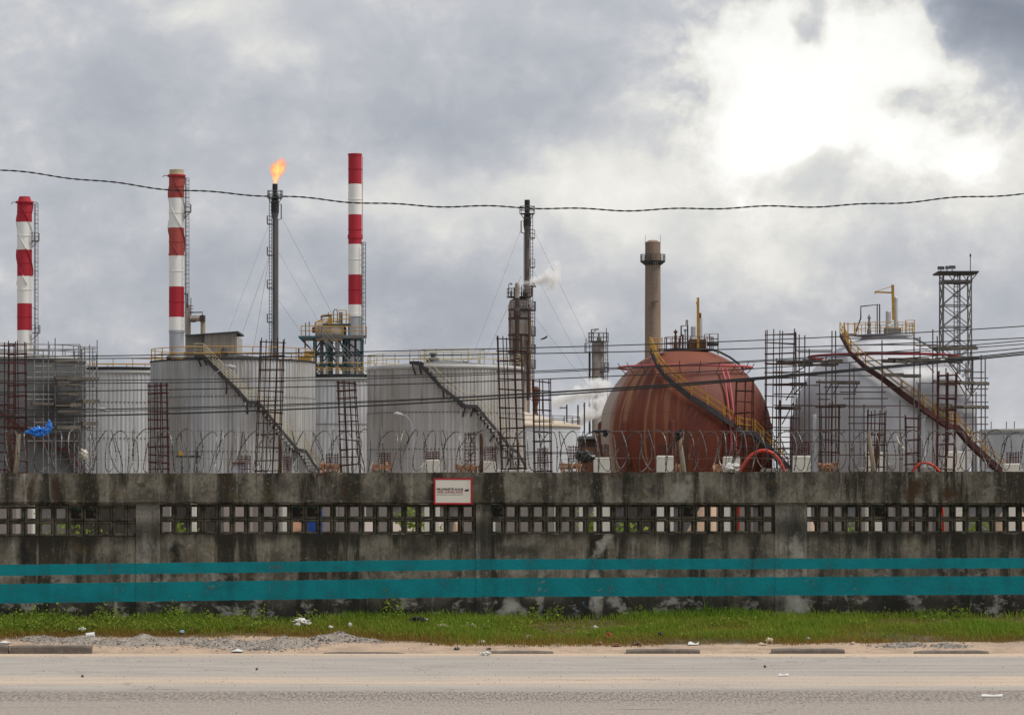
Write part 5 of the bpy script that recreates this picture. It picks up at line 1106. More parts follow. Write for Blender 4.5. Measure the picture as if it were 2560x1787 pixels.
def polelamp(label, px, yt, D, arm):
    t = MB().tube(P(px, yt, D), (P(px, yt, D).x, D, GZ), .10, 6); t.tube(P(px, yt + 8, D), P(px + arm, yt + 8, D), .07, 5); tag(t.build('lamp_pole', M['steel_dark']), label, 'pole', 'lamp poles between the low tank and the red sphere')
polelamp('pole with a left pointing arm above the rim of the beige roofed tank', 1417, 1011, 420, -18)
polelamp('first short lamp pole between the low tank and the red sphere', 1445, 1012, 425, 2); polelamp('second short lamp pole between the low tank and the red sphere', 1461, 1006, 425, -3)
# steam
def m_steam(name, path, rads, dens):
    mt, g = newmat(name); co = g.new('ShaderNodeTexCoord').outputs['Object']; x, y, z = g.sep(co)
    w = g.vm('SUBTRACT', g.noise(co, .45, 6, .68, col=True), (.5, .5, .5)); wx, wy, wz_ = g.sep(w)
    L = path[-1][0]; t = g.math('DIVIDE', x, L)
    def curve(vals):
        o = g.new('ShaderNodeFloatCurve'); cv = o.mapping.curves[0]
        mx = max(abs(v) for v in vals) or 1
        n = len(vals)
        while len(cv.points) < n: cv.points.new(.5, .5)
        for i, v in enumerate(vals): cv.points[i].location = (path[i][0] / L, .5 + .5 * v / mx)
        o.mapping.update(); g.put(o.inputs['Value'], g.math('MAXIMUM', g.math('MINIMUM', t, 1), 0)); return g.math('MULTIPLY', g.math('SUBTRACT', o.outputs[0], .5), 2 * mx)
    zc = curve([p[1] for p in path]); rd = curve(rads)
    dz = g.math('SUBTRACT', g.math('ADD', z, g.math('MULTIPLY', wz_, 4.0)), zc); dy = g.math('ADD', y, g.math('MULTIPLY', wy, 2.0))
    r = g.math('SQRT', g.math('ADD', g.math('MULTIPLY', dz, dz), g.math('MULTIPLY', dy, dy)))
    f = g.smooth(g.math('DIVIDE', r, rd), 1.05, .25)
    f = g.math('MULTIPLY', f, g.smooth(g.noise(co, .62, 6, .7), .40, .60)); f = g.math('MULTIPLY', f, g.smooth(t, 1.0, .75)); f = g.math('MULTIPLY', f, g.smooth(t, -.01, .03))
    pv = g.new('ShaderNodeVolumePrincipled'); pv.inputs['Color'].default_value = (1, 1, 1, 1); g.put(pv.inputs['Density'], g.math('MULTIPLY', f, dens)); pv.inputs['Anisotropy'].default_value = 0
    o = g.new('ShaderNodeOutputMaterial'); g.l.new(pv.outputs[0], o.inputs['Volume']); return mt
def steam(label, x0, y0, D, path_px, rad_px, dens, name):
    k = D / F; b = P(x0, y0, D); path = [(x * k, -y * k) for x, y in path_px]; rads = [r * k for r in rad_px]
    t = MB(); pts = [b + Vector((p[0], 0, p[1])) for p in path]; pts = [pts[0] - Vector((.6, 0, 0))] + pts + [pts[-1] + Vector((1, 0, .3))]
    t.path(pts, [rads[0] * 1.5 + .4] + [r * 1.75 + .5 for r in rads] + [rads[-1] * 1.2], 14)
    o = t.build('steam_plume', m_steam(name, path, rads, dens), base=b); tag(o, label, 'steam', 'steam plumes'); return o
steam('thin white steam plume drifting right from the head of the tall column', 1302, 711, 478, [(0, 0), (25, -8), (55, -14), (80, -22), (104, -30)], [6, 14, 22, 36, 34], 3.2, 'steam_thin')
steam('upper white steam plume beside the slim column, left of the red sphere', 1372, 1002, 455, [(0, 0), (30, -4), (60, -14), (105, -26), (165, -36)], [12, 22, 24, 28, 28], 4, 'steam_upper')
steam('lower thick steam plume between the low tank and the red sphere', 1405, 1060, 452, [(0, 0), (30, -8), (60, -25), (95, -50), (120, -80)], [14, 24, 30, 30, 22], 4, 'steam_lower')
# ------------------------------------------------------------------ rebar cages and columns just behind the wall
def cage(label, tl, tr, yt, bl, br, yb, D, nf=3, gap=27, mat='rebar', seed=0, r=1.35, over=9, col=True, nback=None, cname=None, deep=1.0):
    R = random.Random(seed); base = P((bl + br) / 2, HY, D); t = thing('rebar_cage', label, 'rebar cage', (base.x, base.y, GZ), 'rebar cages behind the wall')
    w = m(tr - tl, D) * deep; rr = m(r, D)
    for row in (0, 1):
        n = nf if row == 0 else (nback or nf)
        for i in range(n):
            f = i / (n - 1) + (R.uniform(-.10, .10) if 0 < i < n - 1 else 0); dx = R.uniform(-1.5, 1.5) + (3 if row else 0)
            a = P(tl + (tr - tl) * f + dx, yt - R.uniform(0, over), D + row * w); b = P(bl + (br - bl) * f + (3 if row else 0), yb, D + row * w); c = a.lerp(b, .5) + Vector((R.uniform(-.012, .012), 0, 0))
            MB().path([a, c, b], rr, 5).build('bar', M[mat], t)
    y = yt + R.uniform(1, 6)
    while y < yb - 4:
        f = (y - yt) / (yb - yt); xl = tl + (bl - tl) * f; xr = tr + (br - tr) * f; tilt = R.uniform(-2, 2); e = m(2, D)
        p = [P(xl, y + tilt, D) + Vector((-e, -e, 0)), P(xr, y - tilt, D) + Vector((e, -e, 0)), P(xr + 3, y - tilt * .5 + R.uniform(-1, 3), D + w) + Vector((e, e, 0)), P(xl + 3, y + tilt + R.uniform(-1, 3), D + w) + Vector((-e, e, 0))]
        q = MB()
        for a, b in zip(p, p[1:] + p[:1]): q.tube(a, b, rr * .85, 4)
        q.build('stirrup', M[mat], t); y += gap * R.uniform(.8, 1.2)
    if col:
        A, B = P(bl - 4, yb, D), P(br + 6, yb, D); q = MB().box(A.x, B.x, D - .08, D + w + .08, GZ - .05, P(0, yb - 3, D).z)
        tag(q.build('concrete_column', M['cement']), 'concrete column seen through the blocks, ' + cname, 'column', 'new concrete columns behind the wall')
    return t
cage('first dark red rebar cage at the left edge', -8, 34, 862, -8, 36, 1200, 62, 3, 24, 'rebar2', 1, cname='leftmost of all')
cage('second dark red rebar cage from the left edge', 20, 62, 860, 20, 66, 1198, 64, 3, 25, 'rebar2', 2, cname='second from the left edge')
cage('short dark red rebar cage at the left side of the largest ribbed tank', 371, 416, 958, 373, 420, 1196, 62, 4, 20, 'rebar2', 3, over=3, cname='below the short red cage')
cage('tall rebar cage in front of the right half of the largest ribbed tank', 652, 709, 852, 637, 696, 1196, 60, 4, 29, 'rebar', 4, cname='below the tall cage at the ribbed tank')
cage('leaning rebar cage between the two big ribbed tanks', 843, 886, 954, 852, 899, 1190, 60, 4, 21, 'rebar', 5, over=4, cname='below the leaning cage')
cage('tallest rebar cage in front of the brown column', 1242, 1300, 846, 1254, 1312, 1186, 60, 4, 25, 'rebar', 6, cname='below the tallest cage')
cage('narrow rebar cage before the beige roofed tank', 1332, 1372, 948, 1335, 1377, 1188, 60, 3, 26, 'rebar', 7, over=3, cname='below the narrow cage')
cage('thin red rebar grid cage left of the upright post by the sign', 1163, 1184, 1082, 1162, 1187, 1186, 72, 4, 9, 'rebar2', 8, r=.8, over=2, cname='below the thin red grid cage')
cage('ladder like rebar cage in front of the red sphere', 1841, 1882, 948, 1832, 1876, 1188, 60, 3, 29, 'rebar', 9, over=4, cname='below the ladder like cage')
cage('tall open rebar cage between the red and white spheres', 1914, 1985, 830, 1911, 1976, 1188, 60, 4, 27, 'rebar', 10, nback=3, cname='below the tall open cage')
cage('rebar cage before the left leg of the white sphere', 2049, 2097, 1012, 2051, 2094, 1188, 60, 4, 27, 'rebar', 11, cname='below the cage at the left leg')
cage('rebar cage over the white column before the middle of the white sphere', 2169, 2211, 1030, 2167, 2208, 1190, 62, 4, 26, 'rebar', 12, col=False)
cage('low two legged rebar cage right of the white sphere centre', 2263, 2294, 1042, 2264, 2295, 1188, 60, 2, 28, 'rebar2', 13, cname='below the low two legged cage')
cage('sturdy dark red rebar cage before the right side of the white sphere', 2345, 2389, 934, 2341, 2383, 1188, 60, 3, 28, 'rebar2', 14, r=1.9, cname='below the sturdy dark red cage')
D = 64
def column(label, x0, x1, yt, D=64, mat='white', chip=True):
    A, B = P(x0, yt, D), P(x1, yt, D); w = (B.x - A.x); q = grid_like(A.x, B.x, D, D + w, GZ - .05, A.z)
    return tag(q.build('concrete_column', M[mat]), label, 'column', 'new concrete columns behind the wall')
def grid_like(x0, x1, y0, y1, z0, z1):
    q = MB(); b = .012
    for z, e in ((z0, 0), (z1 - b, 0), (z1, b)):
        for x, y in ((x0 + e, y0 + e), (x1 - e, y0 + e), (x1 - e, y1 - e), (x0 + e, y1 - e)): q.v.append((x + RN.uniform(-.004, .004), y, z + RN.uniform(-.004, .004)))
    for k in (0, 4):
        for i in range(4): q.f.append((k + i, k + (i + 1) % 4, k + 4 + (i + 1) % 4, k + 4 + i))
    q.f += [(8, 9, 10, 11), (3, 2, 1, 0)]; return q
names = ['white concrete column right of the sign, left of the rusty post', 'white concrete column right beside the upright rusty post', 'white concrete column at the left foot of the red sphere', 'white concrete column before the middle of the red sphere',
         'white concrete column with a white bag before it, right part of the red sphere', 'white concrete column between the two spheres', 'white concrete column at the left leg of the white sphere', 'white concrete column behind the leaning stake, before the white sphere',
         'tall white concrete column at the right of the white sphere', 'rough white concrete column at the far right']
cols = [(1061, 1098, 1149), (1209, 1238, 1153), (1485, 1526, 1143), (1643, 1684, 1139), (1809, 1850, 1141), (1983, 2027, 1139), (2168, 2214, 1130), (2364, 2413, 1128), (2512, 2556, 1158)]
names = names[:8] + names[8:]
lab = [names[0], names[1], names[2], names[3], names[4], names[6], names[7], names[8], names[9]]
for n_, c in zip(lab, cols): column(n_, *c)
hid = [(62, 84, 'at the far left edge'), (406, 430, 'touching the first pillar'), (476, 490, 'two blocks right of the first pillar'), (702, 722, 'left of the blue drum'), (878, 896, 'well right of the blue drum'), (1386, 1400, 'under the right of the narrow rebar cage'), (1447, 1460, 'left of the bush under the steam')]
for a, b, w_ in hid: column('slim white column seen through the blocks, ' + w_, a, b, 1196, 66)
def starter(label, x0, x1, y0, y1, D, nx, ny, seed):
    R = random.Random(seed); b = P((x0 + x1) / 2, HY, D); t = thing('rebar_grid', label, 'rebar grid', (b.x, D, P(0, y1, D).z), 'small starter grids on the columns')
    for row in (0, .22):
        for i in range(nx): x = x0 + (x1 - x0) * i / (nx - 1) + R.uniform(-1, 1); MB().tube(P(x + row * 10, y0 - R.uniform(0, 4), D + row), P(x + row * 10, y1 + 6, D + row), .0052, 4).build('bar', M['rebar2'], t)
        for j in range(ny): y = y0 + (y1 - y0) * j / ny + R.uniform(0, 2); MB().tube(P(x0 - 2, y, D + row), P(x1 + 2, y + R.uniform(-1, 1), D + row), .0045, 4).build('stirrup', M['rebar2'], t)
st = [(1066, 1096, 1130, 1150), (1212, 1237, 1117, 1154), (1344, 1368, 1121, 1170), (1421, 1444, 1116, 1166), (1488, 1520, 1112, 1144), (1648, 1677, 1113, 1141), (1814, 1846, 1125, 1142), (1986, 2022, 1106, 1140), (2517, 2545, 1131, 1160), (597, 625, 1140, 1176), (708, 726, 1142, 1176), (816, 843, 1136, 1172), (946, 974, 1133, 1170)]
sl = ['on the white column right of the sign', 'on the column beside the upright rusty post', 'behind the narrow cage before the beige roofed tank', 'at the right rim of the beige roofed tank', 'on the column at the left foot of the red sphere', 'on the column before the middle of the red sphere', 'on the column behind the white bag', 'on the column at the left leg of the white sphere', 'on the rough column at the far right', 'before the left half of the largest ribbed tank', 'right of the tall cage by the ribbed tank', 'left of the leaning cage between ribbed tanks', 'before the left side of the pale railed tank']
for i, (s, l) in enumerate(zip(st, sl)): starter('small rusty starter grid ' + l, *s, 64.2 if i in (0, 1, 4, 5, 6, 7, 8) else 68, 5, 4 + (s[3] - s[2]) // 14, 40 + i)
def formwork(label, x0, x1, y, D, seed, tubes=False):
    R = random.Random(seed); b = P((x0 + x1) / 2, HY, D); t = thing('formwork', label, 'formwork', (b.x, D, GZ), 'timber formwork on the columns')
    for k in range(4): yy = y + R.uniform(-3, 9); MB().bar(P(x0 + R.uniform(-6, 4), yy, D - .2 + .15 * k), P(x1 + R.uniform(-4, 8), yy + R.uniform(-2, 2), D - .2 + .15 * k), .05, .04).build('plank', M['wood'], t)
    for k in range(6): x = x0 + (x1 - x0) * k / 5 + R.uniform(-3, 3); MB().bar(P(x, y - R.uniform(2, 8), D + R.uniform(-.2, .3)), P(x, 1200, D + R.uniform(-.1, .2)), .045, .03).build('plank', M['wood'], t)
    A, B = P(x0 + 5, 0, D), P(x1 - 5, 0, D); MB().box(A.x, B.x, D - .05, D + .3, GZ - .05, P(0, y + 14, D).z).build('cast_core', M['cement'], t)
formwork('orange timber formwork left of the leaning rebar cage', 804, 848, 1164, 66, 1); formwork('orange timber formwork at the left of the pale railed tank', 930, 976, 1162, 66, 2)
formwork('orange timber formwork under the thin red grid cage', 1143, 1188, 1166, 66, 3); formwork('timber formwork at the right of the beige roofed tank', 1402, 1448, 1163, 66, 4)
formwork('timber formwork under the cage at the left leg of the white sphere', 2053, 2092, 1162, 58.5, 5); formwork('low timber formwork before the right of the red sphere', 1788, 1806, 1168, 66, 6); formwork('low timber formwork before the middle of the red sphere', 1690, 1710, 1166, 66, 7)
q = MB().lathe((P(1283, 0, 60.2).x, 60.3, 0), [(.30, P(0, 1186, 60).z), (.31, P(0, 1176, 60).z), (.26, P(0, 1174, 60).z)], 14); tag(q.build('column_head', M['white']), 'white ring shaped column head at the foot of the tallest rebar cage', 'column head')
for lb, x0, x1, yt in (('pale low block left of the leaning stake before the white sphere', 2148, 2166, 1168), ('stepped pale low block right of the leaning stake', 2214, 2233, 1160), ('pale rubble pile left of the sturdy dark red cage', 2308, 2338, 1166), ('low pale slab left of the white column between the spheres', 1905, 1982, 1172)):
    A, B = P(x0, yt, 67), P(x1, yt, 67); tag(grid_like(A.x, B.x, 67, 67.4, GZ - .05, A.z).build('concrete_block', M['cement']), lb, 'block', 'low concrete blocks behind the wall')
# hoses
def hose(label, pts, D, r):
    n = 20; out = []
    P0, P1, P2, P3 = [P(x, y, D) for x, y in pts]
    for i in range(n + 1): s = i / n; out.append(P0 * (1 - s) ** 3 + P1 * 3 * s * (1 - s) ** 2 + P2 * 3 * s * s * (1 - s) + P3 * s ** 3)
    out = [Vector((out[0].x - .05, D, GZ))] + out + [Vector((out[-1].x + .1, D, GZ))]
    tag(MB().path(out, r, 8).build('hose', M['redhose'], smooth=True), label, 'hose', 'bright red hoses')
hose('bright red hose arching before the right foot of the red sphere', ((1848, 1184), (1878, 1108), (1938, 1108), (1960, 1176)), 57, .027)
hose('smaller bright red hose arching before the white sphere', ((2278, 1188), (2292, 1148), (2325, 1146), (2352, 1182)), 57, .022)

# ------------------------------------------------------------------ yard things seen through the pierced blocks
def heap(label, x0, x1, yt, D, seed):
    a, b = P(x0, HY, D).x, P(x1, HY, D).x; q = MB(); n = 28; hz = P(0, yt, D).z - GZ; R_ = (b - a) / 2
    for j in range(n + 1):
        for i in range(n + 1):
            u, v = i / n * 2 - 1, j / n * 2 - 1; r = math.hypot(u, v); z = max(0, 1 - r) ** .8 * hz * 1.15; z = min(z, hz) + .10 * mnoise.noise((u * 3 + seed, v * 3, 0)) * (1 if r < 1 else 0) - (.05 if r >= 1 else 0)
            q.v.append(((a + b) / 2 + u * R_, D + v * R_, GZ + z))
    q.f = [(j * (n + 1) + i, j * (n + 1) + i + 1, (j + 1) * (n + 1) + i + 1, (j + 1) * (n + 1) + i) for j in range(n) for i in range(n)]
    o = q.build('sand_heap', M['sand'], smooth=True); tag(o, label, 'sand heap', 'sand heaps in the yard')
heap('sand heap seen through the blocks below the right of the red sphere', 1640, 1930, 1255, 74, 1); heap('small sand heap seen through the blocks right of the widest pillar', 1965, 2070, 1282, 75, 2)
heap('sand heap seen through the blocks at the far right', 2420, 2640, 1268, 80, 3); heap('low sand heap seen through the blocks below the sign', 1105, 1180, 1305, 76, 4)
t = MB(); A, B = P(560, HY, 75), P(690, HY, 75); t.box(A.x, B.x, 75, 75.2, GZ - .05, P(0, 1262, 75).z); tag(t.build('block_wall', wm('pinkish_block_wall', (.36, .30, .27), (.28, .24, .22), (2, 2, 2), .6)), 'low pinkish block wall seen through the blocks left of centre', 'wall')
t = MB(); A, B = P(905, HY, 78), P(1100, HY, 78); t.hexa([(A.x, 78, GZ - .1), (B.x, 78, GZ - .1), (B.x, 84, GZ - .1), (A.x, 84, GZ - .1), (A.x, 79, P(0, 1300, 78).z), (B.x, 79, P(0, 1303, 78).z), (B.x, 84, P(0, 1300, 78).z), (A.x, 84, P(0, 1300, 78).z)]); tag(t.build('concrete_slab', wm('pink_slab', (.45, .38, .34), (.36, .30, .27), (2, 2, 2), .6)), 'pale pinkish slab seen through the lower blocks left of the sign', 'slab')
q = P(787, 1300, 70); t = MB().lathe((q.x, 70, 0), [(.16, GZ), (.165, GZ + .2), (.16, GZ + .4), (.165, GZ + .6), (.16, P(0, 1274, 70).z - .02), (.12, P(0, 1274, 70).z)], 14); tag(t.build('drum', wm('blue_plastic', (.012, .06, .30), (.01, .04, .2), (3, 3, 3), .5, rough=.4)), 'blue drum seen through the blocks left of centre', 'drum')
t = thing('timber_stack', 'leaning timber planks seen through the blocks left of the blue drum', 'planks', (P(742, 0, 70).x, 70, GZ))
for k in range(5): MB().bar(P(730 + k * 6, 1345, 70), P(726 + k * 6.5, 1300 + k * 2, 70.4), .05, .03).build('plank', M['wood'], t)
def bund(label, xa, xb, yt, D, c, nm):  # invented low walls, added to darken the bright block openings
    A, B = P(xa, HY, D), P(xb, HY, D); z = P(0, yt, D).z; q = MB().box(A.x, B.x, D, D + .35, GZ - .05, z - .15).box(A.x - .1, B.x + .1, D - .08, D + .43, z - .15, z)
    tag(q.build('added_bund_wall', wm(nm, c, tuple(v * .6 for v in c), (1.2, 1.2, .4), .8)), label, 'wall', 'added low bund walls round the tanks')
bund('added grey bund wall before the tanks at the left, seen through the blocks', -350, 905, 1258, 240, (.17, .165, .155), 'bund_grey'); bund('added grey bund wall before the pale railed tank, seen through the blocks', 915, 1490, 1260, 243, (.19, .175, .16), 'bund_brown')
bund('added dark bund wall before the red sphere, seen through the blocks', 1500, 1960, 1262, 239, (.10, .095, .095), 'bund_dark'); bund('added grey bund wall before the white sphere, seen through the blocks', 1970, 2900, 1258, 242, (.16, .16, .165), 'bund_cool')
t = thing('shade_boxes', 'dark boxes standing in for the yard shade seen through the blocks', 'shade box', (P(260, 0, 82).x, 82, GZ))
for x0, x1 in ((175, 350), (436, 545), (1560, 1640)): MB().box(P(x0, 0, 82).x, P(x1, 0, 82).x, 82, 83.5, GZ - .05, P(0, 1200, 82).z).build('wall', wm('painted_shade', (.035, .03, .026), (.06, .05, .04), (5, 5, .5), .7), t)  # near-black boxes put in place of the shade inside the yard
def leaf_mat(name, ca, cb):
    mt, g = newmat(name); a = g.new('ShaderNodeAttribute', attribute_name='tint').outputs['Fac']
    col = g.mix(a, ca, cb); d = g.new('ShaderNodeBsdfDiffuse'); g.put(d.inputs[0], col); tr = g.new('ShaderNodeBsdfTranslucent'); g.put(tr.inputs[0], g.mix(.35, col, (.20, .26, .03)))
    s = g.new('ShaderNodeMixShader'); s.inputs[0].default_value = .42; g.l.new(d.outputs[0], s.inputs[1]); g.l.new(tr.outputs[0], s.inputs[2]); o = g.new('ShaderNodeOutputMaterial'); g.l.new(s.outputs[0], o.inputs[0]); return mt
LEAF = leaf_mat('weed_leaf', (.13, .21, .03), (.27, .33, .06))
def leaves(q, pos, n, R, spread, hgt, size):
    for i in range(n):
        p = Vector((pos[0] + R.gauss(0, spread), pos[1] + R.gauss(0, spread * .6), pos[2] + abs(R.gauss(0, hgt)))); s = size * R.uniform(.6, 1.3)
        d = Vector((R.gauss(0, 1), R.gauss(0, 1), R.gauss(.3, .7))).normalized(); e = d.cross(Vector((R.gauss(0, 1), R.gauss(0, 1), R.gauss(0, 1)))).normalized() * s * .38
        o = len(q.v); q.v += [tuple(p), tuple(p + d * s * .5 + e), tuple(p + d * s), tuple(p + d * s * .5 - e)]; q.f.append((o, o + 1, o + 2, o + 3)); q.c += [R.random()] * 4
def bush(label, x0, x1, yt, D, seed):
    R = random.Random(seed); q = MB(); q.c = []
    for k in range(60):
        x = R.uniform(x0, x1); zt = P(0, yt + R.uniform(0, 40), D).z; b = Vector((P(x, 0, D).x, D + R.uniform(0, .5), GZ)); tip = Vector((b.x + R.uniform(-.2, .2), b.y, max(GZ + .1, zt)))
        for i in range(16): p = b.lerp(tip, R.random()); leaves(q, p, 1, R, .06, .03, .09)
    tag(q.build('bush', LEAF), label, 'bush', 'green bushes in the yard')
bush('green bush seen through the blocks at the left edge', -30, 70, 1268, 66, 1); bush('low green bush seen through the lower blocks near the left', 80, 240, 1302, 67, 2); bush('green bush seen through the blocks just left below the sign', 1015, 1075, 1266, 70, 3)
bush('green bush seen through the blocks below the steam', 1455, 1500, 1276, 68, 4); bush('low green bush seen through the lower blocks under the red sphere', 1535, 1600, 1300, 68, 5); bush('low green bush seen through the blocks right of the widest pillar', 2118, 2145, 1306, 68, 6); bush('green bush seen through the blocks at the far right', 2395, 2480, 1296, 66, 7); bush('low green bush seen through one block left of centre', 440, 470, 1305, 68, 8)

# ------------------------------------------------------------------ overhead cables
def wire(label, pts, D, r, twist=False, n=160, ext=900):
    xs_ = [p[0] for p in pts]; ys_ = [p[1] for p in pts]
    c = np.polyfit(np.array(xs_) / 1000, ys_, 3 if len(pts) > 4 else 2); q = MB(); xx = np.linspace(-ext, 2560 + ext, n)
    def yv(x):
        xc = min(max(x, -50), 2610); y = np.polyval(c, xc / 1000); s = np.polyval(np.polyder(c), xc / 1000) / 1000; return y + s * (x - xc)
    if not twist: q.path([P(x, yv(x), D) for x in xx], r, 5)
    else:
        for ph in (0, math.pi):
            pts3 = []
            for i in range(1200):
                x = -ext + (2560 + 2 * ext) * i / 1199; p = P(x, yv(x), D) + Vector((0, 0, .012 * math.sin(p_ := x / 37) + .010 * math.sin(x / 91))); a = x / 7.2 + ph; pts3.append(p + Vector((0, math.cos(a), math.sin(a))) * r * .8)
            q.path(pts3, r, 5)
    tag(q.build('overhead_cable', M['cable']), label, 'cable', 'overhead cables')
wire('twisted black cable sagging across the sky above the chimneys and flares', [(0, 428), (300, 456), (640, 487), (900, 508), (1280, 523), (1700, 521), (2100, 511), (2560, 486)], 46, .0062, True)
LW = 57
wire('highest of the thin black cables crossing the tank tops', [(0, 893), (600, 885), (1100, 875), (1480, 864), (1980, 848), (2560, 815)], LW, .0085)
wire('second highest thin black cable crossing the tank tops', [(0, 898), (600, 894), (1100, 887), (1480, 880.5), (1980, 869), (2560, 844.5)], LW, .0085)
wire('third thin black cable from the top crossing the ribbed tanks', [(0, 952), (640, 947), (1100, 935), (1480, 920.6), (1980, 897), (2560, 851)], LW, .0075)
wire('fourth thin black cable from the top crossing the ribbed tanks', [(0, 958), (640, 953), (1100, 941), (1480, 925), (1980, 899), (2560, 860)], LW + .4, .0075)
wire('fifth thin black cable from the top crossing the ribbed tanks', [(0, 980), (640, 970.5), (1100, 957), (1480, 941), (1980, 917), (2560, 870)], LW, .0085)
wire('second lowest black cable crossing the middle of the tanks', [(0, 1026), (640, 1014), (1100, 994), (1480, 974), (1980, 936), (2560, 879)], LW, .0095)
wire('lowest and thickest black cable crossing the middle of the tanks', [(0, 1042), (640, 1027), (1100, 1003), (1480, 982), (1980, 940), (2560, 886)], LW, .0125)
wire('faint black cable just above the lowest one', [(0, 1032), (640, 1018), (1100, 996), (1480, 977), (1980, 938), (2560, 882)], LW + .5, .006)

# ------------------------------------------------------------------ plastic and rags caught on the razor wire
def crumple(q, c, sx, sy, sz, seed, sub=2, amp=.35):
    R = random.Random(seed); import bmesh
    bm = bmesh.new(); bmesh.ops.create_icosphere(bm, subdivisions=sub, radius=1)
    vs_ = []
    for v in bm.verts:
        n = v.co.normalized(); k = 1 + amp * mnoise.noise(n * 2.1 + Vector((seed * 3.7, 0, 0))) * 1.6 + amp * .6 * mnoise.noise(n * 5 + Vector((0, seed, 0))) + R.uniform(-.05, .05)
        vs_.append((c[0] + n.x * sx * k, c[1] + n.y * sy * k, c[2] + n.z * sz * k))
    q.add(vs_, [[v.index for v in f.verts] for f in bm.faces]); bm.free(); return q
def plastic(name, c): return wm(name, c, tuple(v * .7 for v in c), (6, 6, 6), .5, rough=.3, spec=.5)
def wpx(x, y, v=.0): return wp_px(x, y, v)
q = MB(); crumple(q, wpx(90, 1080, -.12), .105, .06, .055, 3, 4, .65); crumple(q, wpx(108, 1077, -.12), .06, .05, .045, 5, 4, .6); crumple(q, wpx(121, 1067, -.12), .040, .04, .068, 7, 4, .6); crumple(q, wpx(116, 1078, -.12), .05, .04, .04, 6, 4, .5)
tag(q.build('plastic_bag', plastic('blue_bag', (.012, .17, .62)), smooth=True), 'bright blue plastic bag caught on the razor wire at the left', 'bag')
q = MB(); crumple(q, wpx(206, 1133, -.1), .045, .04, .05, 8, 3, .6); crumple(q, wpx(213, 1141, -.1), .028, .03, .045, 9, 3, .6); tag(q.build('plastic_bag', plastic('white_bag', (.62, .58, .50)), smooth=True), 'small torn white bag caught on the razor wire at the left', 'bag')
q = MB(); crumple(q, wpx(1462, 1142, -.1), .115, .07, .085, 11, 3, .5); crumple(q, wpx(1446, 1140, -.12), .06, .05, .07, 12, 3, .6); tag(q.build('dark_cloth', plastic('dark_rag', (.030, .027, .026))), 'bundle of dark cloth caught on the razor wire left of the red sphere', 'cloth')
q = MB(); crumple(q, wpx(1500, 1078, -.02), .12, .03, .022, 13, 3, .6); crumple(q, wpx(1513, 1084, -.02), .035, .03, .045, 14, 3, .6); tag(q.build('dark_cloth', plastic('black_strip', (.018, .018, .018))), 'dark strip of plastic on top of the razor wire left of the red sphere', 'cloth')
q = MB(); crumple(q, wpx(1822, 1168, -.02), .10, .06, .055, 15, 3, .4); crumple(q, wpx(1838, 1164, -.02), .05, .05, .04, 16, 3, .5); tag(q.build('plastic_bag', plastic('white_bag2', (.62, .61, .58)), smooth=True), 'crumpled white bag on the wall before the red sphere', 'bag')
q = MB(); q.path([wpx(2236, 1090, -.1), wpx(2240, 1104, -.1), wpx(2247, 1112, -.1), wpx(2252, 1124, -.1)], [.012, .02, .014, .022], 6); crumple(q, wpx(2252, 1120, -.1), .03, .03, .035, 17, 2, .7); tag(q.build('rag', plastic('white_rag', (.55, .52, .46))), 'pale rag hanging from the razor wire before the white sphere', 'rag')
q = MB(); crumple(q, wpx(2126, 1119, -.05), .03, .03, .022, 18, 2, .8); tag(q.build('rag', plastic('grey_rag', (.16, .12, .11))), 'small dark scrap on the razor wire before the white sphere', 'rag')
q = MB(); crumple(q, wpx(1697, 1086, .02), .045, .04, .06, 19, 3, .6); crumple(q, wpx(1688, 1110, .02), .018, .02, .08, 20, 2, .6); tag(q.build('rag', plastic('black_rag', (.016, .016, .016))), 'black rag tied round the stake before the red sphere', 'rag')

# ------------------------------------------------------------------ kerb stones
def ground_at(px, py):
    lo, hi = 25., wall_y((px - CX) / F * 52)
    for _ in range(40):
        D = (lo + hi) / 2; X = (px - CX) / F * D; z = .004 if D < KY else verge_z(X, D)
        if HY + (CH - z) * F / D > py: lo = D
        else: hi = D
    return Vector((X, D, z))
def kerb(label, x0, x1, yt, yb, seed, tilt=0):
    D = KY - .06; A, B = P(x0, yb, D), P(x1, yb, D); h_ = m(yb - yt, D) + .02; z0 = CH - (yb - HY) * D / F; q = MB(); R = random.Random(seed); n = 9; dp = .16
    for i in range(n + 1):
        x = A.x + (B.x - A.x) * i / n; e = .02 if i in (0, n) else 0; j = R.uniform(-.004, .004); zt = z0 + h_ - .02 + tilt * (i / n - .5) + j - e * .6
        for y, z in ((D, z0 - .12), (D + .004, zt - .022), (D + .022, zt), (D + dp, zt), (D + dp, z0 - .12)): q.v.append((x, y + R.uniform(-.003, .003), z))
    for i in range(n):
        for k in range(5): a, b = i * 5 + k, i * 5 + (k + 1) % 5; q.f.append((a, a + 5, b + 5, b))
    q.f += [(0, 1, 2, 3, 4), tuple(n * 5 + k for k in (4, 3, 2, 1, 0))]
    tag(q.build('kerb_stone', M['kerb']), label, 'kerb stone', 'loose row of kerb stones')
kerb('kerb stone cut by the left picture edge', -160, 20, 1612, 1631, 1); kerb('tall kerb stone with its front face showing, first full one from the left', 25, 228, 1613, 1632, 2)
kerb('nearly buried kerb stone behind the gravel', 808, 1011, 1630, 1639, 3, -.01); kerb('nearly buried kerb stone beside white litter', 1216, 1383, 1627, 1636, 4); kerb('kerb stone below the red litter, fifth from the left', 1566, 1750, 1622, 1635, 5)
kerb('kerb stone between two sandy gaps, sixth from the left', 1930, 2112, 1621, 1634, 6); kerb('kerb stone by the grey dust patch, last on the right', 2288, 2473, 1626, 1638, 7)

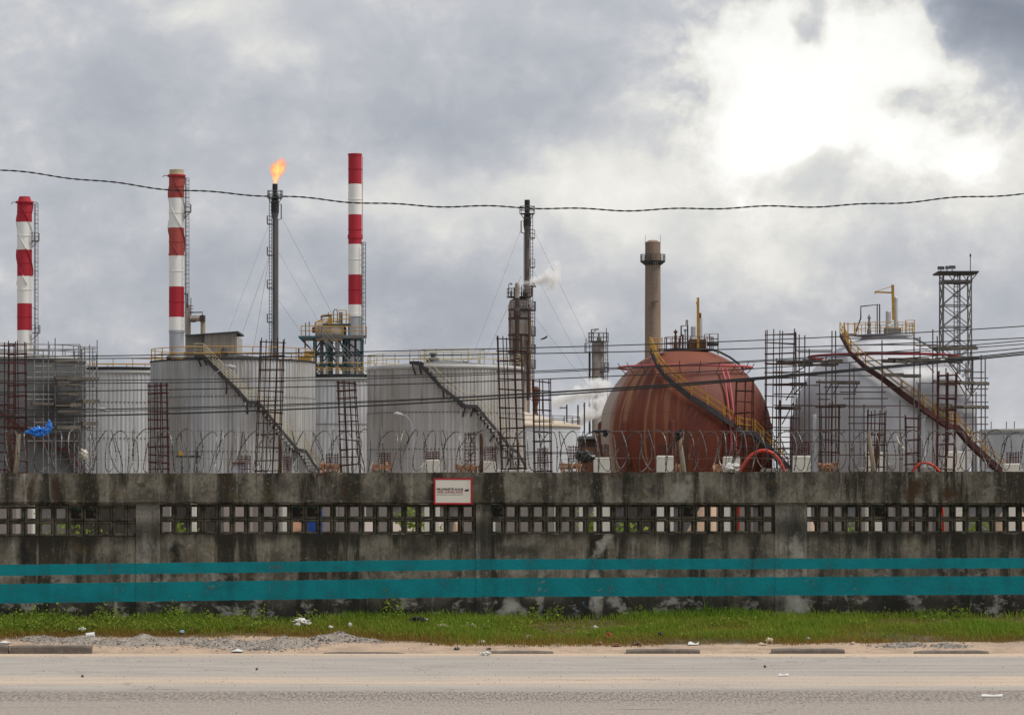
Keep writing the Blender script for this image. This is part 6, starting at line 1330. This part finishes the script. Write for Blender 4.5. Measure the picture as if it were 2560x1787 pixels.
# ------------------------------------------------------------------ grass, weeds, gravel
def m_grass():
    mt, g = newmat('verge_grass'); a = g.new('ShaderNodeAttribute', attribute_name='tint').outputs['Fac']
    col = g.ramp(a, [(0, (.28, .17, .05)), (.22, (.27, .24, .05)), (.40, (.22, .29, .040)), (.7, (.155, .26, .030)), (1, (.06, .13, .018))])
    d = g.new('ShaderNodeBsdfDiffuse'); g.put(d.inputs[0], col); t = g.new('ShaderNodeBsdfTranslucent'); g.put(t.inputs[0], col)
    s = g.new('ShaderNodeMixShader'); s.inputs[0].default_value = .45; g.l.new(d.outputs[0], s.inputs[1]); g.l.new(t.outputs[0], s.inputs[2]); o = g.new('ShaderNodeOutputMaterial'); g.l.new(s.outputs[0], o.inputs[0]); return mt
def grass():
    rs = np.random.RandomState(4); V = []; Fc = []; C = []
    N_ = 95000; k = 0
    while k < N_:
        X = rs.uniform(-12.5, 12.5); yw = wall_y(X); ge = grass_edge(X); Y = ge - .25 + (yw - .01 - ge + .25) * rs.uniform() ** .85
        dd = Y - ge; nz = mnoise.noise((X * 1.1, Y * 1.1, 3)); n2 = mnoise.noise((X * .45, Y * .6, 8))
        if dd < .12 and rs.uniform() > .25 + .8 * max(0, (dd + .25) / .37) + nz: continue
        if X < -2 and rs.uniform() < .25: continue
        back = max(0, 1 - (yw - Y) / .55)
        z = verge_z(X, Y); edge = min(1, max(0, dd / .7 + .35)); h = (.030 + .058 * edge) * rs.uniform(.55, 1.45) * (1 + .7 * nz + .8 * n2) + back * .05 * rs.uniform()
        if rs.uniform() < .012: h *= rs.uniform(1.5, 2.4)
        if n2 < -.22 and rs.uniform() < .7: continue
        h = max(.02, h); a = rs.uniform(0, 6.283); w = .0035 + .003 * rs.uniform(); ln = h * rs.uniform(.15, .75); dx, dy = math.cos(a) * ln, math.sin(a) * ln; sx, sy = -math.sin(a) * w, math.cos(a) * w
        if abs(sx) < .002: sx = .002
        b = len(V)
        V += [(X - sx, Y - sy, z - .01), (X + sx, Y + sy, z - .01), (X + sx * .8 + dx * .35, Y + sy * .8 + dy * .35, z + h * .62), (X - sx * .8 + dx * .35, Y - sy * .8 + dy * .35, z + h * .62), (X + dx, Y + dy, z + h)]
        Fc += [(b, b + 1, b + 2, b + 3), (b + 3, b + 2, b + 4)]
        tint = .42 + .30 * nz + .25 * n2 + rs.normal(0, .13) + .18 * back - .75 * max(0, .62 - dd) ; C += [min(1, max(0, tint))] * 5; k += 1
    q = MB(); q.v = V; q.f = Fc; q.c = C; o = q.build('grass', m_grass(), base=(0, 0, 0)); o['kind'] = 'stuff'; tag(o, 'bright green verge grass along the foot of the wall', 'grass')
grass()
def weeds():
    R = random.Random(9); q = MB(); q.c = []
    for k in range(420):
        px = R.choice((R.uniform(-200, 660), R.uniform(-200, 660), R.uniform(-300, 2700))); X = (px - CX) / F * 50.5; ge = grass_edge(X); yw = wall_y(X); Y = R.uniform(ge + .25, yw - .05); z = verge_z(X, Y); hh = R.uniform(.05, .16)
        leaves(q, (X, Y, z + .02), 20, R, .05, hh * .7, .042)
    for px, n, hg in ((985, 160, .14), (1385, 120, .10), (1330, 90, .08), (440, 110, .12), (95, 60, .10), (2400, 70, .09)):
        X = (px - CX) / F * wallD(px); leaves(q, (X, wall_y(X) - .12, verge_z(X, wall_y(X) - .1)), n, R, .09, hg, .05)
    o = q.build('weeds', LEAF, base=(0, 0, 0)); o['kind'] = 'stuff'; tag(o, 'broad leaved weeds among the verge grass', 'weeds')
weeds()
def gravel():
    mt, g = newmat('grey_rubble'); a = g.new('ShaderNodeAttribute', attribute_name='tint').outputs['Fac']; co = g.new('ShaderNodeNewGeometry').outputs['Position']
    col = g.ramp(a, [(0, (.11, .097, .087)), (.5, (.235, .21, .185)), (1, (.42, .38, .335))]); bsdf(g, col, .9, bump=g.noise(co, 60, 3), bs=.4, bd=.01)
    R = random.Random(21); q = MB(); q.c = []
    def stone(X, Y, z, s):
        o = len(q.v); a = R.uniform(0, 6.28); k = [R.uniform(.6, 1.25) for _ in range(6)]; ca, sa = math.cos(a), math.sin(a)
        for (x, y, zz), kk in zip(((1, 0, 0), (0, 1, 0), (-1, 0, 0), (0, -1, 0), (0, 0, .75), (0, 0, -.6)), k): q.v.append((X + (x * ca - y * sa) * s * kk, Y + (x * sa + y * ca) * s * kk, z + zz * s * kk))
        q.f += [(o, o + 1, o + 4), (o + 1, o + 2, o + 4), (o + 2, o + 3, o + 4), (o + 3, o, o + 4), (o + 1, o, o + 5), (o + 2, o + 1, o + 5), (o + 3, o + 2, o + 5), (o, o + 3, o + 5)]; q.c += [min(1, max(0, R.gauss(.5, .25)))] * 6
    mounds = [(195, 1602, 75, .30, .05), (350, 1606, 110, .40, .075), (560, 1612, 80, .30, .05), (720, 1610, 85, .32, .08), (840, 1600, 75, .22, .09), (105, 1600, 60, .25, .05), (470, 1604, 70, .25, .045), (650, 1622, 70, .16, .03), (2255, 1614, 60, .2, .035), (2370, 1614, 45, .18, .03), (910, 1604, 50, .15, .05)]
    cs = []
    for px, py, w, dpy, hh in mounds:
        D = ground_at(px, py).y
        cs.append(((px - CX) / F * D, D, w * D / F, dpy, hh))
    def mz(X, Y):
        s = 0
        for cx_, cy_, w, dp, hh in cs: e = ((X - cx_) / w) ** 2 + ((Y - cy_) / dp) ** 2; s = max(s, hh * max(0, 1 - e) * (1 + .9 * mnoise.noise((X * 4, Y * 4, 9))))
        return s
    for cx_, cy_, w, dp, hh in cs:
        for k in range(int(1500 * w * dp + 250)):
            X = R.gauss(cx_, w * .62); Y = R.gauss(cy_, dp * .6)
            if Y < KY + .02: continue
            stone(X, Y, verge_z(X, Y) + mz(X, Y) * R.uniform(.8, 1.02), R.choice((.008, .011, .014, .018, .026)) * R.uniform(.8, 1.2))
    for k in range(900):
        px = R.uniform(-300, 2800); X = (px - CX) / F * 48.6; Y = R.uniform(KY + .02, grass_edge(X) + .1); stone(X, Y, verge_z(X, Y), R.choice((.004, .006, .009, .013)))
    for k in range(700):
        Y = 32 + 16 * R.random() ** .6; stone(R.uniform(-.18, .18) * Y, Y, .008, R.choice((.003, .004, .006, .009)))
    o = q.build('gravel', mt, base=(0, 0, 0)); o['kind'] = 'stuff'; tag(o, 'grey gravel and rubble spilled along the verge edge', 'gravel')
    # the solid mounds under the loose stones
    gm = MB(); nx_, ny_ = 260, 26
    for j in range(ny_ + 1):
        for i in range(nx_ + 1):
            X = -8.2 + 14.5 * i / nx_; Y = KY + .03 + 2.2 * j / ny_; Y = min(Y, wall_y(X) - .05); h_ = mz(X, Y); gm.v.append((X, Y, verge_z(X, Y) + (h_ + .015 * mnoise.noise((X * 11, Y * 11, 1)) if h_ > .004 else -.03)))
    gm.f = [(j * (nx_ + 1) + i, j * (nx_ + 1) + i + 1, (j + 1) * (nx_ + 1) + i + 1, (j + 1) * (nx_ + 1) + i) for j in range(ny_) for i in range(nx_)]
    o = gm.build('rubble_mounds', wm('rubble_dust', (.33, .285, .24), (.20, .175, .15), (9, 9, 9), .7, bump=.8, bsc=45), base=(0, 0, 0)); o['kind'] = 'stuff'; tag(o, 'low mounds of grey rubble dust under the gravel', 'rubble')
gravel()
# ------------------------------------------------------------------ litter
def litter(name, label, px, py, w, h_, col, seed, shape='crumple'):
    p = ground_at(px, py); D = p.y; W, H = m(w, D) / 2, m(h_, D) / 2; q = MB(); R = random.Random(seed)
    lift = .035 if grass_edge(p.x) + .15 < D else 0
    if shape == 'crumple': crumple(q, p + Vector((0, 0, H * .9 + lift)), W, W * .8, H, seed, 3, .5)
    elif shape == 'paper':
        n = 5
        for i in range(n + 1):
            u = -W + 2 * W * i / n; zz = (math.sin(i * 1.3 + seed) * .3 + .5) * H + .004
            q.v += [(p.x + u, p.y - .05, p.z + lift + .004 + zz * .3), (p.x + u + .02, p.y + .06, p.z + lift + .006 + zz * 1.6)]
        for i in range(n): q.f.append((2 * i, 2 * i + 2, 2 * i + 3, 2 * i + 1))
        k = len(q.v); q.v += [(x, y, z - .003) for x, y, z in q.v]; q.f += [tuple(k + j for j in f[::-1]) for f in q.f]
    elif shape == 'cup': q.lathe((0, 0, 0), [(H * .7, 0), (H, W * 2), (H * .9, W * 2), (H * .62, .005)], 12, cap=False); q.v = [(p.x - W + z * .95, p.y + y + z * .3, p.z + x + H) for x, y, z in q.v]
    tag(q.build(name, plastic('litter_' + '%02d%02d%02d' % tuple(int(c * 99) for c in col), col)), label, 'litter', 'litter along the road')
WH = (.68, .67, .64)
litter('plastic_bag', 'large white crumpled bag lying in the grass left of centre', 752, 1571, 36, 20, (.55, .53, .49), 1); litter('plastic_bag', 'black glossy bag lying in the grass below the sign', 1048, 1566, 40, 20, (.014, .014, .016), 2)
litter('cup', 'white cup with red print by the gravel at the left', 226, 1596, 22, 17, WH, 3, 'cup'); litter('plastic_scrap', 'white scrap at the grass edge above the first kerb stones', 205, 1582, 16, 9, WH, 4)
litter('paper_scrap', 'white paper lying on the gravel left of centre', 592, 1629, 28, 9, WH, 5, 'paper'); litter('plastic_scrap', 'white wrapper on the sand beside the buried kerb stone', 1212, 1638, 26, 10, WH, 6)
litter('paper_scrap', 'white paper triangle on the sand right of centre', 1732, 1612, 26, 11, WH, 7, 'paper'); litter('plastic_scrap', 'red scrap on the sand at the grass edge', 1521, 1600, 12, 13, (.45, .03, .03), 8)
litter('husk', 'first brown husk on the sand near the red scrap', 1498, 1612, 18, 9, (.30, .16, .09), 9); litter('husk', 'second brown husk on the sand near the red scrap', 1540, 1615, 22, 8, (.28, .13, .08), 10); litter('husk', 'dark husk right of the red scrap', 1592, 1612, 20, 10, (.12, .07, .04), 11)
litter('paper_scrap', 'cream wrapper standing at the grass edge right of centre', 1924, 1608, 18, 15, (.62, .50, .34), 12); litter('paper_scrap', 'tan scrap beside the cream wrapper', 1906, 1612, 20, 8, (.50, .38, .26), 13, 'paper')
litter('plastic_scrap', 'small white scrap in the grass below the left edge of the red sphere', 1488, 1578, 14, 9, WH, 14); litter('plastic_scrap', 'pale bluish scrap in the grass above the gravel', 455, 1587, 12, 6, (.35, .55, .62), 15)
litter('plastic_scrap', 'white scrap deep in the grass left of centre', 826, 1577, 12, 8, WH, 16); litter('plastic_scrap', 'pale scrap in the grass between white and black bags', 875, 1572, 9, 10, WH, 17); litter('plastic_scrap', 'white scrap at the grass edge below the end of the beige sack', 1206, 1608, 16, 9, WH, 18)
litter('plastic_scrap', 'dark scrap in the grass right of centre', 1650, 1594, 9, 9, (.03, .03, .03), 19); litter('paper_scrap', 'white torn strip on the road near the right edge', 2478, 1741, 52, 6, WH, 20, 'paper'); litter('paper_scrap', 'white bag fragment on the road right of centre', 1957, 1689, 24, 6, WH, 21, 'paper')
litter('pebble', 'small dark stone on the road left of centre', 642, 1674, 6, 6, (.08, .07, .06), 22); litter('pebble', 'small dark stone on the road at the left', 206, 1692, 7, 6, (.08, .07, .06), 23); litter('pebble', 'small dark stone on the road right of centre', 1912, 1668, 6, 6, (.06, .05, .05), 24)
litter('plastic_scrap', 'white crushed scrap at the left picture edge', 12, 1608, 26, 8, WH, 25, 'paper'); litter('clod', 'dark clod beside the buried kerb stone', 1142, 1624, 14, 8, (.12, .10, .09), 26); litter('clod', 'second dark clod by the white wrapper', 1222, 1624, 12, 6, (.12, .09, .07), 27)
litter('plastic_scrap', 'small pale scrap at the grass edge right of the beige sack', 1322, 1602, 11, 9, (.45, .5, .48), 28); litter('plastic_scrap', 'white speck at the sand edge left of the last kerb stone', 2132, 1610, 11, 6, (.62, .5, .42), 29); litter('plastic_scrap', 'small bluish scrap at the grass edge right of centre', 2020, 1604, 8, 6, (.5, .55, .62), 30)
p0, p1 = ground_at(1090, 1577), ground_at(1215, 1577); q = MB(); n = 14
pts = [p0.lerp(p1, i / n) + Vector((0, 0, .055 + .022 * math.sin(i * .9))) for i in range(n + 1)]; q.path(pts, [.012 + .024 * abs(math.sin(i * .75 + .4)) + (.018 if i > 9 else 0) for i in range(n + 1)], 8)
q.v = [(x, y, z + .008 * mnoise.noise((x * 30, y * 30, z * 30))) for x, y, z in q.v]
tag(q.build('sack_cloth', wm('sack', (.42, .36, .28), (.28, .22, .16), (9, 9, 9), .7)), 'long beige sack cloth lying in the grass below the sign', 'cloth')
# bird
b = P(1360, 846, 200); q = MB(); q.path([b + Vector((-.22, 0, -.08)), b + Vector((-.1, 0, -.03)), b + Vector((.08, 0, .04)), b + Vector((.2, 0, .09))], [.01, .05, .06, .015], 6)
q.add([b + Vector((-.04, 0, 0)), b + Vector((.08, 0, .03)), b + Vector((.22, -.35, .16)), b + Vector((.12, -.32, .13)), b + Vector((-.10, .35, .02)), b + Vector((-.2, .32, -.02))], [(0, 1, 2, 3), (1, 0, 5, 4)])
tag(q.build('bird', M['steel_dark']), 'small dark bird gliding right of the brown column', 'bird')
for o in list(bpy.data.objects):
    if '_base' in o.keys(): del o['_base']
